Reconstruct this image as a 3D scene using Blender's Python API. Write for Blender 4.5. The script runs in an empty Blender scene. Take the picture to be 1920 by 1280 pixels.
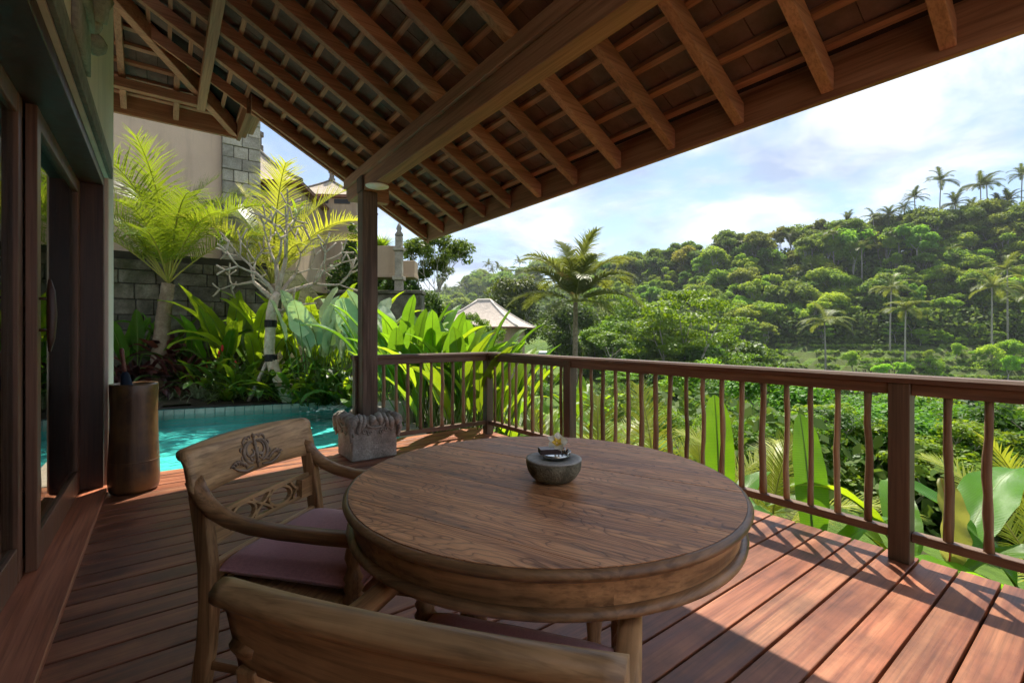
import bpy, bmesh, math, random
import numpy as np
from mathutils import Vector, Matrix, noise as mnoise

PI = math.pi
HAZE = 0.00028
R = math.radians
SC = bpy.context.scene
COL = SC.collection

# ------------------------------------------------------------------ camera
YAW = math.atan(653 / 875.0)                 # terrace axis lies 36.7 deg left of the view
SY, CY = math.sin(YAW), math.cos(YAW)
cam_d = bpy.data.cameras.new('camera')
cam_d.sensor_width = 36.0
cam_d.lens = 875.0 / 1920.0 * 36.0
cam_d.shift_y = -14.0 / 1920.0
cam_d.clip_start = 0.05
cam_d.clip_end = 3000
cam = bpy.data.objects.new('camera', cam_d)
COL.objects.link(cam)
cam.location = (0, 0, 1.22)
cam.rotation_euler = (PI / 2, 0, -YAW)
SC.camera = cam

# ------------------------------------------------------------------ light
SUN = Vector((0.36, 0.34, 0.95)).normalized()
SUN_EL = math.asin(SUN.z)
SUN_AZ = math.atan2(SUN.x, SUN.y)
sun_d = bpy.data.lights.new('sun', 'SUN')
sun_d.energy = 3.1
sun_d.angle = R(0.55)
sun_d.color = (1.0, 0.93, 0.80)
sun = bpy.data.objects.new('sun', sun_d)
COL.objects.link(sun)
sun.rotation_euler = SUN.to_track_quat('Z', 'Y').to_euler()

W = bpy.data.worlds.new('World')
SC.world = W
W.use_nodes = True
nt = W.node_tree
nt.nodes.clear()
def wn(t, **k):
    n = nt.nodes.new(t)
    for a, b in k.items():
        setattr(n, a, b)
    return n
def wl(a, b):
    nt.links.new(a, b)
sky = wn('ShaderNodeTexSky', sky_type='NISHITA')
sky.sun_disc = False
sky.sun_elevation = SUN_EL
sky.sun_rotation = SUN_AZ
sky.air_density = 1.0
sky.dust_density = 0.6
sky.ozone_density = 2.0
tc = wn('ShaderNodeTexCoord')
sep = wn('ShaderNodeSeparateXYZ')
wl(tc.outputs['Generated'], sep.inputs[0])
zc = wn('ShaderNodeMath', operation='MAXIMUM'); wl(sep.outputs['Z'], zc.inputs[0]); zc.inputs[1].default_value = 0.0
zo = wn('ShaderNodeMath', operation='ADD'); wl(zc.outputs[0], zo.inputs[0]); zo.inputs[1].default_value = 0.22
dx = wn('ShaderNodeMath', operation='DIVIDE'); wl(sep.outputs['X'], dx.inputs[0]); wl(zo.outputs[0], dx.inputs[1])
dy = wn('ShaderNodeMath', operation='DIVIDE'); wl(sep.outputs['Y'], dy.inputs[0]); wl(zo.outputs[0], dy.inputs[1])
cmb = wn('ShaderNodeCombineXYZ'); wl(dx.outputs[0], cmb.inputs[0]); wl(dy.outputs[0], cmb.inputs[1]); cmb.inputs[2].default_value = 3.4
def wnoise(scale, detail, rough, dist):
    n = wn('ShaderNodeTexNoise')
    n.inputs['Scale'].default_value = scale
    n.inputs['Detail'].default_value = detail
    n.inputs['Roughness'].default_value = rough
    n.inputs['Distortion'].default_value = dist
    wl(cmb.outputs[0], n.inputs['Vector'])
    return n
n1 = wnoise(1.9, 10, 0.58, 0.3)
n2 = wnoise(1.5, 7, 0.56, 0.25)
def wramp(src, pts):
    r = wn('ShaderNodeValToRGB')
    e = r.color_ramp.elements
    e[0].position, e[0].color = pts[0][0], (*[pts[0][1]] * 3, 1)
    e[1].position, e[1].color = pts[-1][0], (*[pts[-1][1]] * 3, 1)
    for p, v in pts[1:-1]:
        x = e.new(p); x.color = (v, v, v, 1)
    wl(src, r.inputs[0])
    return r
cov = wramp(n1.outputs['Fac'], [(0.40, 0.05), (0.47, 0.4), (0.56, 0.9), (0.66, 1.0)])
shade = wramp(n2.outputs['Fac'], [(0.40, 0.0), (0.58, 1.0)])
cc = wn('ShaderNodeMix', data_type='RGBA')
wl(shade.outputs[0], cc.inputs[0])
cc.inputs[6].default_value = (2.9, 3.5, 4.8, 1)      # greyer cloud undersides
cc.inputs[7].default_value = (6.3, 6.55, 7.1, 1)     # bright cloud tops
mx = wn('ShaderNodeMix', data_type='RGBA')
wl(cov.outputs[0], mx.inputs[0])
wl(sky.outputs[0], mx.inputs[6])
wl(cc.outputs[2], mx.inputs[7])
bg = wn('ShaderNodeBackground')
bg.inputs['Strength'].default_value = 0.064
wl(mx.outputs[2], bg.inputs['Color'])
wo = wn('ShaderNodeOutputWorld')
wl(bg.outputs[0], wo.inputs['Surface'])

SC.view_settings.view_transform = 'Standard'
SC.view_settings.look = 'None'
SC.view_settings.gamma = 1.0
SC.view_settings.use_curve_mapping = False
SC.view_settings.exposure = 1.58
SC.render.film_transparent = False
SC.cycles.use_denoising = True
SC.cycles.denoiser = 'OPENIMAGEDENOISE'
SC.cycles.max_bounces = 8
SC.cycles.diffuse_bounces = 4
SC.cycles.glossy_bounces = 3
SC.cycles.volume_bounces = 0
SC.cycles.adaptive_min_samples = 16
SC.cycles.transmission_bounces = 6
SC.cycles.transparent_max_bounces = 8
SC.cycles.sample_clamp_indirect = 6.0
SC.cycles.caustics_reflective = False
SC.cycles.caustics_refractive = False
SC.cycles.use_adaptive_sampling = True
SC.cycles.adaptive_threshold = 0.02

# ------------------------------------------------------------------ helpers
def at(l, d):
    """plan position: l metres to the right, d metres out over the valley"""
    return (CY * l + SY * d, -SY * l + CY * d)

class MB:
    def __init__(s):
        s.v = []; s.f = []; s.m = []
    def add(s, vs, fs, mi=0):
        o = len(s.v)
        s.v.extend([tuple(p) for p in vs])
        s.f.extend([tuple(i + o for i in f) for f in fs])
        s.m.extend([mi] * len(fs))
        return s
    def box(s, x0, x1, y0, y1, z0, z1, mi=0):
        vs = [(x0,y0,z0),(x1,y0,z0),(x1,y1,z0),(x0,y1,z0),(x0,y0,z1),(x1,y0,z1),(x1,y1,z1),(x0,y1,z1)]
        return s.add(vs, [(0,3,2,1),(4,5,6,7),(0,1,5,4),(1,2,6,5),(2,3,7,6),(3,0,4,7)], mi)
    def bar(s, a, b, w, h, up=(0,0,1), mi=0):
        """square bar from a to b, w across, h along the up side (a,b on its axis)"""
        a = Vector(a); b = Vector(b); t = (b - a).normalized()
        u = Vector(up); sd = t.cross(u).normalized(); u = sd.cross(t).normalized()
        vs = []
        for p in (a, b):
            for i, j in ((-1,-1),(1,-1),(1,1),(-1,1)):
                vs.append(p + sd * (w/2*i) + u * (h/2*j))
        return s.add(vs, [(0,1,2,3),(7,6,5,4),(0,4,5,1),(1,5,6,2),(2,6,7,3),(3,7,4,0)], mi)
    def tube(s, pts, rad, n=8, cap=True, mi=0, flat=None):
        pts = [Vector(p) for p in pts]
        if not hasattr(rad, '__len__'): rad = [rad] * len(pts)
        vs = []; ref = None
        for i, p in enumerate(pts):
            t = (pts[min(i+1, len(pts)-1)] - pts[max(i-1, 0)]).normalized()
            if ref is None:
                ref = Vector((0,0,1)) if abs(t.z) < 0.9 else Vector((1,0,0))
            a = (ref - t * ref.dot(t)).normalized(); ref = a
            b = t.cross(a)
            fa = flat if flat else 1.0
            for k in range(n):
                q = 2*PI*k/n
                vs.append(p + (a * math.cos(q) * fa + b * math.sin(q)) * rad[i])
        fs = []
        for i in range(len(pts)-1):
            for k in range(n):
                fs.append((i*n+k, i*n+(k+1)%n, (i+1)*n+(k+1)%n, (i+1)*n+k))
        if cap:
            fs.append(tuple(range(n-1, -1, -1)))
            fs.append(tuple((len(pts)-1)*n + k for k in range(n)))
        return s.add(vs, fs, mi)
    def lathe(s, prof, n=24, c=(0,0,0), mi=0, cap=True):
        vs = []; fs = []
        for r, z in prof:
            for k in range(n):
                q = 2*PI*k/n
                vs.append((c[0] + r*math.cos(q), c[1] + r*math.sin(q), c[2] + z))
        for i in range(len(prof)-1):
            for k in range(n):
                fs.append((i*n+k, i*n+(k+1)%n, (i+1)*n+(k+1)%n, (i+1)*n+k))
        if cap:
            fs.append(tuple(range(n-1,-1,-1)))
            fs.append(tuple((len(prof)-1)*n+k for k in range(n)))
        return s.add(vs, fs, mi)
    def sweep(s, prof, frames, closed=True, mi=0, cap=True):
        """prof: list of (a,b); frames: list of (origin, A, B) vectors"""
        n = len(prof); vs = []; fs = []
        for o, A, B in frames:
            o = Vector(o); A = Vector(A); B = Vector(B)
            for a, b in prof: vs.append(o + A*a + B*b)
        for i in range(len(frames)-1):
            for k in range(n if closed else n-1):
                fs.append((i*n+k, i*n+(k+1)%n, (i+1)*n+(k+1)%n, (i+1)*n+k))
        if cap and closed:
            fs.append(tuple(range(n-1,-1,-1)))
            fs.append(tuple((len(frames)-1)*n+k for k in range(n)))
        return s.add(vs, fs, mi)
    def mesh(s, name, mats, smooth=False):
        me = bpy.data.meshes.new(name)
        me.from_pydata([tuple(p) for p in s.v], [], s.f)
        for m in (mats if isinstance(mats, (list, tuple)) else [mats]): me.materials.append(m)
        if any(s.m): me.polygons.foreach_set('material_index', s.m)
        if smooth: me.polygons.foreach_set('use_smooth', [True]*len(s.f))
        bm = bmesh.new(); bm.from_mesh(me)
        bmesh.ops.recalc_face_normals(bm, faces=bm.faces[:])
        bm.to_mesh(me); bm.free()
        me.update()
        return me
    def build(s, name, mats, parent=None, smooth=False, bevel=0.0, loc=None, rz=None, seg=1):
        o = bpy.data.objects.new(name, s.mesh(name, mats, smooth))
        return place(o, parent, bevel, loc, rz, seg)

def place(o, parent=None, bevel=0.0, loc=None, rz=None, seg=1):
    COL.objects.link(o)
    if parent is not None: o.parent = parent
    if loc is not None: o.location = loc
    if rz is not None: o.rotation_euler = (0, 0, rz)
    if bevel > 0:
        m = o.modifiers.new('soft edge', 'BEVEL'); m.width = bevel; m.segments = seg
        m.limit_method = 'ANGLE'; m.angle_limit = R(40)
    return o
def link(name, me, parent=None, loc=None, rot=None, scale=None):
    o = bpy.data.objects.new(name, me); COL.objects.link(o)
    if parent is not None: o.parent = parent
    if loc is not None: o.location = loc
    if rot is not None: o.rotation_euler = rot
    if scale is not None: o.scale = scale if hasattr(scale, '__len__') else (scale,)*3
    return o
def tag(o, label=None, cat=None, group=None, kind=None):
    if label: o['label'] = label
    if cat: o['category'] = cat
    if group: o['group'] = group
    if kind: o['kind'] = kind
    return o
ORD = ['first','second','third','fourth','fifth','sixth','seventh','eighth','ninth','tenth','eleventh','twelfth','thirteenth','fourteenth','fifteenth','sixteenth','seventeenth','eighteenth','nineteenth','twentieth']
def thing(name, label, cat, loc=(0,0,0), rz=0.0, group=None):
    o = bpy.data.objects.new(name, None); COL.objects.link(o)
    o.location = loc; o.rotation_euler = (0, 0, rz); o.empty_display_size = 0.1
    return tag(o, label, cat, group)
def copy_tree(o, parent=None):
    c = o.copy(); COL.objects.link(c); c.parent = parent
    for ch in o.children: copy_tree(ch, c)
    return c
def raw_mesh(name, V, F, mat, smooth=False):
    """fast numpy mesh; F is an (n,k) array of equal-sized faces"""
    V = np.asarray(V, dtype=np.float32); F = np.asarray(F, dtype=np.int32)
    me = bpy.data.meshes.new(name)
    me.vertices.add(len(V)); me.vertices.foreach_set('co', V.ravel())
    n, k = F.shape
    me.loops.add(n*k); me.loops.foreach_set('vertex_index', F.ravel())
    me.polygons.add(n); me.polygons.foreach_set('loop_start', np.arange(0, n*k, k, dtype=np.int32))
    me.polygons.foreach_set('loop_total', np.full(n, k, dtype=np.int32))
    for m in (mat if isinstance(mat, (list, tuple)) else [mat]): me.materials.append(m)
    if smooth: me.polygons.foreach_set('use_smooth', np.ones(n, dtype=bool))
    me.update(calc_edges=True); me.validate()
    return me

# ------------------------------------------------------------------ materials
class N:
    """tiny node helper"""
    def __init__(s, name):
        s.mat = bpy.data.materials.new(name); s.mat.use_nodes = True
        s.t = s.mat.node_tree; s.t.nodes.clear()
        s.out = s.t.nodes.new('ShaderNodeOutputMaterial')
    def n(s, t, **k):
        x = s.t.nodes.new(t)
        for a, b in k.items(): setattr(x, a, b)
        return x
    def l(s, a, b): s.t.links.new(a, b); return s
    def co(s, kind='Object', scale=(1,1,1), rot=(0,0,0), rnd=0.0):
        tc = s.n('ShaderNodeTexCoord'); mp = s.n('ShaderNodeMapping')
        mp.inputs['Scale'].default_value = scale; mp.inputs['Rotation'].default_value = rot
        src = tc.outputs[kind]
        if rnd:
            oi = s.n('ShaderNodeObjectInfo'); m = s.n('ShaderNodeMath', operation='MULTIPLY'); m.inputs[1].default_value = rnd
            s.l(oi.outputs['Random'], m.inputs[0])
            ad = s.n('ShaderNodeVectorMath', operation='ADD'); s.l(src, ad.inputs[0]); s.l(m.outputs[0], ad.inputs[1]); src = ad.outputs[0]
        s.l(src, mp.inputs['Vector'])
        return mp.outputs[0]
    def noise(s, vec, scale, detail=4, rough=0.55, dist=0.0):
        x = s.n('ShaderNodeTexNoise')
        x.inputs['Scale'].default_value = scale; x.inputs['Detail'].default_value = detail
        x.inputs['Roughness'].default_value = rough; x.inputs['Distortion'].default_value = dist
        if vec is not None: s.l(vec, x.inputs['Vector'])
        return x.outputs['Fac']
    def ramp(s, fac, pts):
        r = s.n('ShaderNodeValToRGB'); e = r.color_ramp.elements
        f = lambda c: (*c, 1) if hasattr(c, '__len__') else (c, c, c, 1)
        e[0].position, e[0].color = pts[0][0], f(pts[0][1]); e[1].position, e[1].color = pts[-1][0], f(pts[-1][1])
        for p, c in pts[1:-1]:
            x = e.new(p); x.color = f(c)
        s.l(fac, r.inputs[0]); return r.outputs[0]
    def mix(s, fac, a, b, blend='MIX'):
        m = s.n('ShaderNodeMix', data_type='RGBA', blend_type=blend)
        for v, i in ((fac, 0), (a, 6), (b, 7)):
            if hasattr(v, 'is_linked') or hasattr(v, 'links'): s.l(v, m.inputs[i])
            else: m.inputs[i].default_value = v if i == 0 else (*v, 1)
        return m.outputs[2]
    def math(s, op, a, b=0.0):
        m = s.n('ShaderNodeMath', operation=op)
        for v, i in ((a, 0), (b, 1)):
            if hasattr(v, 'links'): s.l(v, m.inputs[i])
            else: m.inputs[i].default_value = v
        return m.outputs[0]
    def bump(s, h, strength=0.3, dist=0.01, nrm=None):
        b = s.n('ShaderNodeBump'); b.inputs['Strength'].default_value = strength; b.inputs['Distance'].default_value = dist
        s.l(h, b.inputs['Height'])
        if nrm is not None: s.l(nrm, b.inputs['Normal'])
        return b.outputs[0]
    def pbr(s, col, rough=0.6, nrm=None, spec=0.5, metal=0.0, coat=0.0):
        p = s.n('ShaderNodeBsdfPrincipled')
        for v, k in ((col, 'Base Color'), (rough, 'Roughness')):
            if hasattr(v, 'links'): s.l(v, p.inputs[k])
            else: p.inputs[k].default_value = (*v, 1) if k == 'Base Color' else v
        p.inputs['Specular IOR Level'].default_value = spec; p.inputs['Metallic'].default_value = metal
        p.inputs['Coat Weight'].default_value = coat; p.inputs['Coat Roughness'].default_value = 0.25
        if nrm is not None: s.l(nrm, p.inputs['Normal'])
        return p.outputs[0]
    def done(s, sh): s.l(sh, s.out.inputs['Surface']); return s.mat

def wood(name, dark, mid, light, axis=0, freq=1.0, rough=0.5, bump=0.25, rnd=40.0, spec=0.4, tone=0.35, stain=0.0, fgrain=0.55):
    k = N(name)
    sc = [9*freq]*3; sc[axis] = 0.55*freq
    v = k.co('Object', tuple(sc), rnd=rnd)
    big = k.noise(v, 1.1, 5, 0.6, 1.1)
    sc2 = [90*freq]*3; sc2[axis] = 2.2*freq
    v2 = k.co('Object', tuple(sc2), rnd=rnd)
    fine = k.noise(v2, 1.0, 3, 0.6, 0.2)
    c = k.ramp(big, [(0.28, dark), (0.47, mid), (0.68, light)])
    c2 = k.ramp(fine, [(0.33, (0.42,0.40,0.38)), (0.55, (1,1,1))])
    c = k.mix(fgrain, c, c2, 'MULTIPLY')
    oi = k.n('ShaderNodeObjectInfo')
    t = k.ramp(oi.outputs['Random'], [(0.0, (1-tone,)*3), (1.0, (1+tone*0.7,)*3)])
    c = k.mix(1.0, c, t, 'MULTIPLY')
    if stain:
        w = k.noise(k.co('Object', (1,1,1), rnd=rnd), 3.2, 5, 0.65)
        st = k.ramp(w, [(0.42, (1,1,1)), (0.66, (1-stain,)*3)])
        c = k.mix(1.0, c, st, 'MULTIPLY')
    rr = k.ramp(big, [(0.2, rough-0.1), (0.8, min(1, rough+0.14))])
    h = k.math('ADD', k.math('MULTIPLY', fine, 0.6), k.math('MULTIPLY', big, 0.5))
    return k.done(k.pbr(c, rr, k.bump(h, bump, 0.004), spec))

def leafmat(name, c1, c2, tr, mixf=0.42, rough=0.42, spec=0.35, island=True, vein=0.0, objvar=0.25):
    """c1..c2 range of blade colours, tr colour of the light passing through"""
    k = N(name)
    g = k.n('ShaderNodeNewGeometry'); oi = k.n('ShaderNodeObjectInfo')
    r = g.outputs['Random Per Island'] if island else oi.outputs['Random']
    c = k.ramp(r, [(0.0, c1), (1.0, c2)])
    ov = k.ramp(oi.outputs['Random'], [(0.0, (1-objvar,)*3), (0.5, (1.0, 1.0, 1.0)), (1.0, (1+objvar, 1+objvar*0.7, 1-objvar*0.2))])
    ov = k.mix(1.0, ov, oi.outputs['Color'], 'MULTIPLY')
    c = k.mix(1.0, c, ov, 'MULTIPLY')
    trc = k.mix(1.0, k.ramp(r, [(0.0, tuple(x*0.75 for x in tr)), (1.0, tr)]), ov, 'MULTIPLY')
    nrm = None
    if vein:
        v = k.co('UV', (1, 1, 1))
        w = k.n('ShaderNodeTexWave', wave_type='BANDS', bands_direction='X'); w.inputs['Scale'].default_value = vein
        w.inputs['Distortion'].default_value = 1.0; w.inputs['Detail'].default_value = 2
        k.l(v, w.inputs['Vector'])
        nrm = k.bump(w.outputs['Fac'], 0.25, 0.01)
        vv = k.ramp(w.outputs['Fac'], [(0.0, (0.86,0.88,0.86)), (1.0, (1.06,1.05,1.02))])
        c = k.mix(1.0, c, vv, 'MULTIPLY'); trc = k.mix(1.0, trc, vv, 'MULTIPLY')
        blo = k.noise(k.co('Object', (1,1,1), rnd=30.0), 5.0, 4, 0.6)
        bv = k.ramp(blo, [(0.3, (0.8,0.84,0.8)), (0.7, (1.12,1.08,1.0))])
        c = k.mix(1.0, c, bv, 'MULTIPLY'); trc = k.mix(1.0, trc, bv, 'MULTIPLY')
    p = k.pbr(c, rough, nrm, spec)
    t = k.n('ShaderNodeBsdfTranslucent'); k.l(trc, t.inputs['Color'])
    m = k.n('ShaderNodeMixShader'); m.inputs[0].default_value = mixf
    k.l(p, m.inputs[1]); k.l(t.outputs[0], m.inputs[2])
    return k.done(m.outputs[0])

def plain(name, col, rough=0.6, spec=0.4, var=0.2, scale=4.0, bump=0.0, metal=0.0, bscale=60.0, coat=0.0, rnd=20.0):
    k = N(name)
    v = k.co('Object', (1,1,1), rnd=rnd)
    a = k.noise(v, scale, 6, 0.62)
    c = k.ramp(a, [(0.25, tuple(x*(1-var) for x in col)), (0.75, tuple(min(1, x*(1+var)) for x in col))])
    nrm = None
    if bump: nrm = k.bump(k.noise(v, bscale, 5, 0.6), bump, 0.01)
    return k.done(k.pbr(c, rough, nrm, spec, metal, coat))

def stone(name, c1, c2, c3, scale=3.0, bump=0.6, rough=0.9, moss=None):
    k = N(name)
    v = k.co('Object', (1,1,1), rnd=50.0)
    a = k.noise(v, scale, 8, 0.65); b = k.noise(v, scale*9, 5, 0.7)
    c = k.ramp(a, [(0.3, c1), (0.5, c2), (0.72, c3)])
    c = k.mix(0.5, c, k.ramp(b, [(0.35, (0.45,0.45,0.45)), (0.6, (1.1,1.1,1.1))]), 'MULTIPLY')
    oi = k.n('ShaderNodeObjectInfo')
    c = k.mix(1.0, c, k.ramp(oi.outputs['Random'], [(0, (0.72,0.72,0.72)), (1, (1.2,1.18,1.14))]), 'MULTIPLY')
    if moss:
        m = k.noise(v, scale*0.8, 6, 0.7)
        f = k.ramp(m, [(0.5, 0.0), (0.66, 0.75)])
        c = k.mix(f, c, moss)
    h = k.math('ADD', k.math('MULTIPLY', a, 0.6), k.math('MULTIPLY', b, 0.5))
    return k.done(k.pbr(c, rough, k.bump(h, bump, 0.02), 0.2))

def plaster(name, col, streak=0.45):
    """painted render with rain streaks running down and blotchy damp"""
    k = N(name)
    a = k.noise(k.co('Object', (1,1,1), rnd=20.0), 0.9, 6, 0.65); st = k.noise(k.co('Object', (5,5,0.35), rnd=20.0), 1.0, 5, 0.65, 0.2)
    f = k.noise(k.co('Object', (1,1,1), rnd=20.0), 22.0, 5, 0.6)
    c = k.ramp(a, [(0.25, tuple(x*0.86 for x in col)), (0.75, tuple(min(1, x*1.1) for x in col))])
    c = k.mix(k.ramp(st, [(0.5, 0.0), (0.78, streak)]), c, tuple(x*0.45 for x in col))
    return k.done(k.pbr(c, 0.9, k.bump(f, 0.25, 0.01), 0.15))
# ------------------------------------------------------------------ shared materials
M_DECK = wood('deck_wood', (0.133,0.037,0.019), (0.276,0.093,0.044), (0.429,0.175,0.083), 0, 1.0, 0.42, 0.22, tone=0.28, stain=0.45)
M_SILL = wood('sill_wood', (0.232,0.072,0.036), (0.393,0.134,0.067), (0.537,0.207,0.108), 1, 1.0, 0.40, 0.15, tone=0.1)
M_RAFT = wood('rafter_wood', (0.230,0.100,0.049), (0.356,0.170,0.088), (0.460,0.234,0.128), 0, 1.0, 0.62, 0.2, tone=0.22)
M_RAFTY = wood('batten_wood', (0.230,0.100,0.049), (0.356,0.170,0.088), (0.460,0.234,0.128), 1, 1.0, 0.62, 0.2, tone=0.25)
M_BEAM = wood('beam_wood', (0.204,0.095,0.049), (0.326,0.163,0.090), (0.462,0.245,0.136), 1, 0.8, 0.6, 0.25, tone=0.1)
M_RAIL = wood('rail_wood', (0.075,0.043,0.029), (0.140,0.082,0.053), (0.218,0.142,0.087), 1, 1.0, 0.42, 0.2, tone=0.12)
M_RAILX = wood('rail_wood_cross', (0.079,0.049,0.032), (0.143,0.086,0.055), (0.215,0.141,0.090), 0, 1.0, 0.42, 0.2, tone=0.12)
M_POST = wood('post_wood', (0.059,0.040,0.026), (0.103,0.073,0.048), (0.158,0.117,0.076), 2, 1.0, 0.5, 0.25, tone=0.1)
M_STICK = wood('stick_wood', (0.109,0.069,0.040), (0.257,0.168,0.094), (0.436,0.320,0.186), 2, 1.2, 0.7, 0.6, tone=0.3)
M_COLUMN = wood('column_wood', (0.046,0.030,0.020), (0.110,0.074,0.051), (0.208,0.153,0.114), 2, 1.4, 0.7, 0.5, tone=0.05)
M_FRAME = wood('door_wood', (0.036,0.015,0.009), (0.064,0.027,0.015), (0.100,0.045,0.027), 2, 1.0, 0.4, 0.12, tone=0.1)
M_TILE = plain('roof_tile_clay', (0.135,0.09,0.075), 0.85, 0.2, 0.35, 7.0, 0.4)
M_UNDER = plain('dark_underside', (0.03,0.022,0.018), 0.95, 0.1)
M_PLASTER = plaster('grey_plaster', (0.74,0.61,0.50), 0.3)
M_BAND = stone('grey_band_stone', (0.20,0.185,0.155), (0.26,0.24,0.20), (0.33,0.31,0.26), 2.0, 0.3)
M_CARVE = stone('carved_sandstone', (0.22,0.20,0.16), (0.32,0.29,0.235), (0.42,0.385,0.32), 4.0, 0.5)
M_PLINTH = stone('plinth_stone', (0.20,0.19,0.165), (0.35,0.335,0.295), (0.52,0.50,0.45), 6.0, 0.8)
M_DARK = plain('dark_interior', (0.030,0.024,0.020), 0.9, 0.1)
k = N('window_glass')
gl = k.n('ShaderNodeBsdfGlossy'); gl.inputs['Roughness'].default_value = 0.01; gl.inputs['Color'].default_value = (0.9,0.95,0.93,1)
tr = k.n('ShaderNodeBsdfTransparent'); tr.inputs['Color'].default_value = (0.80,0.88,0.84,1)
fr = k.n('ShaderNodeFresnel'); fr.inputs['IOR'].default_value = 1.5
ms = k.n('ShaderNodeMixShader'); k.l(fr.outputs[0], ms.inputs[0]); k.l(tr.outputs[0], ms.inputs[1]); k.l(gl.outputs[0], ms.inputs[2])
M_GLASS = k.done(ms.outputs[0])
M_CURT = leafmat('curtain_cloth', (0.42,0.41,0.38), (0.48,0.47,0.44), (0.40,0.39,0.36), 0.35, 0.9, 0.1, objvar=0.05)
M_WHITE = plain('white_enamel', (0.78,0.76,0.72), 0.4, 0.5, 0.04)

rng = random.Random(7)
YE = -0.12      # roof's back edge, cut short; deck and wall run on unseen to bounce light
# ------------------------------------------------------------------ deck
deck_b = MB(); deck_b.box(-0.9, 3.27, -6.2, 5.17, -0.34, -0.075)  # dark box added under the planks, stops light leaking through the gaps
deck = deck_b.build('deck', M_UNDER); tag(deck, kind='structure')
PITCH = 0.155
pm = None
for i in range(73):
    y = 5.2 - PITCH * (i + 0.5)
    b = MB(); b.box(-0.37, 3.30, -0.0722, 0.0722, -0.034, 0.0)
    if pm is None:
        o = b.build('plank', M_DECK, deck, bevel=0.004, seg=2); pm = o
    else:
        o = pm.copy(); COL.objects.link(o); o.parent = deck
    o.location = (0, y, rng.uniform(-0.0012, 0.0012))
b = MB(); b.box(3.272, 3.296, -6.1, 5.17, -0.24, -0.036); b.build('fascia_board', M_RAIL, deck)

# ------------------------------------------------------------------ terrace railing
rail = thing('terrace_railing', 'brown timber railing with crooked branch balusters round the deck corner', 'railing', (3.2, 4.78, 0))
RX, RY = 3.2, 4.78
def rl(b): # shift a builder into the railing's own frame
    b.v = [(x-RX, y-RY, z) for x, y, z in b.v]; return b
prof = [(-0.055,0.958),(0.055,0.958),(0.058,0.985),(0.046,1.0),(-0.046,1.0),(-0.058,0.985)]
b = MB(); b.sweep(prof, [((RX,RY,0),(1,1,0),(0,0,1)), ((RX,-6.1,0),(1,0,0),(0,0,1))])
rl(b).build('handrail', M_RAIL, rail)
b = MB(); b.sweep(prof, [((RX,RY,0),(1,1,0),(0,0,1)), ((1.54,RY,0),(0,1,0),(0,0,1))])
rl(b).build('handrail', M_RAILX, rail)
YP = [4.78, 3.34, 0.765, -1.45, -3.7, -6.05]
for a, c in zip(YP[:-1], YP[1:]):
    b = MB(); b.box(RX-0.03, RX+0.03, c+0.048, a-0.048, 0.895, 0.956); rl(b).build('upper_rail', M_RAIL, rail, bevel=0.003)
    b = MB(); b.box(RX-0.028, RX+0.028, c+0.048, a-0.048, 0.118, 0.165); rl(b).build('bottom_rail', M_RAIL, rail, bevel=0.003)
b = MB(); b.box(1.645, RX-0.048, RY-0.03, RY+0.03, 0.895, 0.956); rl(b).build('upper_rail', M_RAILX, rail, bevel=0.003)
b = MB(); b.box(1.645, RX-0.048, RY-0.028, RY+0.028, 0.118, 0.165); rl(b).build('bottom_rail', M_RAILX, rail, bevel=0.003)
for (x, y) in [(RX, yy) for yy in YP] + [(1.60, RY)]:
    b = MB(); b.box(x-0.047, x+0.047, y-0.047, y+0.047, 0.0, 0.957); rl(b).build('post', M_POST, rail, bevel=0.004)
def baluster(x, y):
    n = 9; rr = rng.uniform(0.0155, 0.0205); pts = []; rad = []
    ph = rng.uniform(0, 6.28); am = rng.uniform(0.002, 0.008); kx = rng.uniform(2.5, 6)
    for i in range(n):
        t = i/(n-1); e = math.sin(PI*t)
        pts.append((x-RX + rng.uniform(-0.003,0.003)*e + am*e*math.sin(kx*t+ph), y-RY + rng.uniform(-0.003,0.003)*e + am*e*math.cos(kx*1.3*t+ph), 0.163 + t*0.734))
        rad.append(rr*rng.uniform(0.88,1.12)*(1.08-0.12*t))
    b = MB(); b.tube(pts, rad, 7); b.build('baluster', M_STICK, rail, smooth=True)
for x in (1.867,2.01,2.145,2.298,2.429,2.565,2.705,2.849,2.998): baluster(x, RY)
for y in (4.63,4.477,4.339,4.207,4.042,3.912,3.769,3.608,3.463): baluster(RX, y)
for y in (3.185,3.05,2.905,2.76,2.62,2.48,2.34,2.20,2.06,1.924,1.776,1.634,1.49,1.344,1.206,1.061,0.912): baluster(RX, y)
for y in (0.575,0.428,0.28,0.13,-0.02,-0.17,-0.32,-0.47,-0.62,-0.77,-0.92,-1.07,-1.22): baluster(RX, y)

# ------------------------------------------------------------------ villa: walls and doors
villa = thing('villa', 'grey plastered villa whose tiled timber roof covers the terrace', 'house', (-0.35, 4.9, 0))
VX, VY = -0.35, 4.9
def vb(b):
    b.v = [(x-VX, y-VY, z) for x, y, z in b.v]; return b
b = MB()
b.box(-0.62, -0.35, 4.88, 5.33, 0.0, 4.05)                # end pier
b.box(-0.62, -0.35, -6.2, 4.88, 2.45, 4.05)               # wall above the opening
b.box(-5.0, -0.62, 5.08, 5.33, 0.0, 4.05)                 # return wall beside the pool
wallo = vb(b).build('wall', M_PLASTER, villa, bevel=0.006)
b = MB(); b.box(-0.349, -0.325, -2.9, 4.875, 2.448, 2.535); vb(b).build('lintel_band', M_BAND, villa, bevel=0.003)
b = MB(); b.box(-0.349, -0.336, -2.9, 4.95, 2.537, 2.62); vb(b).build('lintel_band', M_BAND, villa, bevel=0.003)
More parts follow.
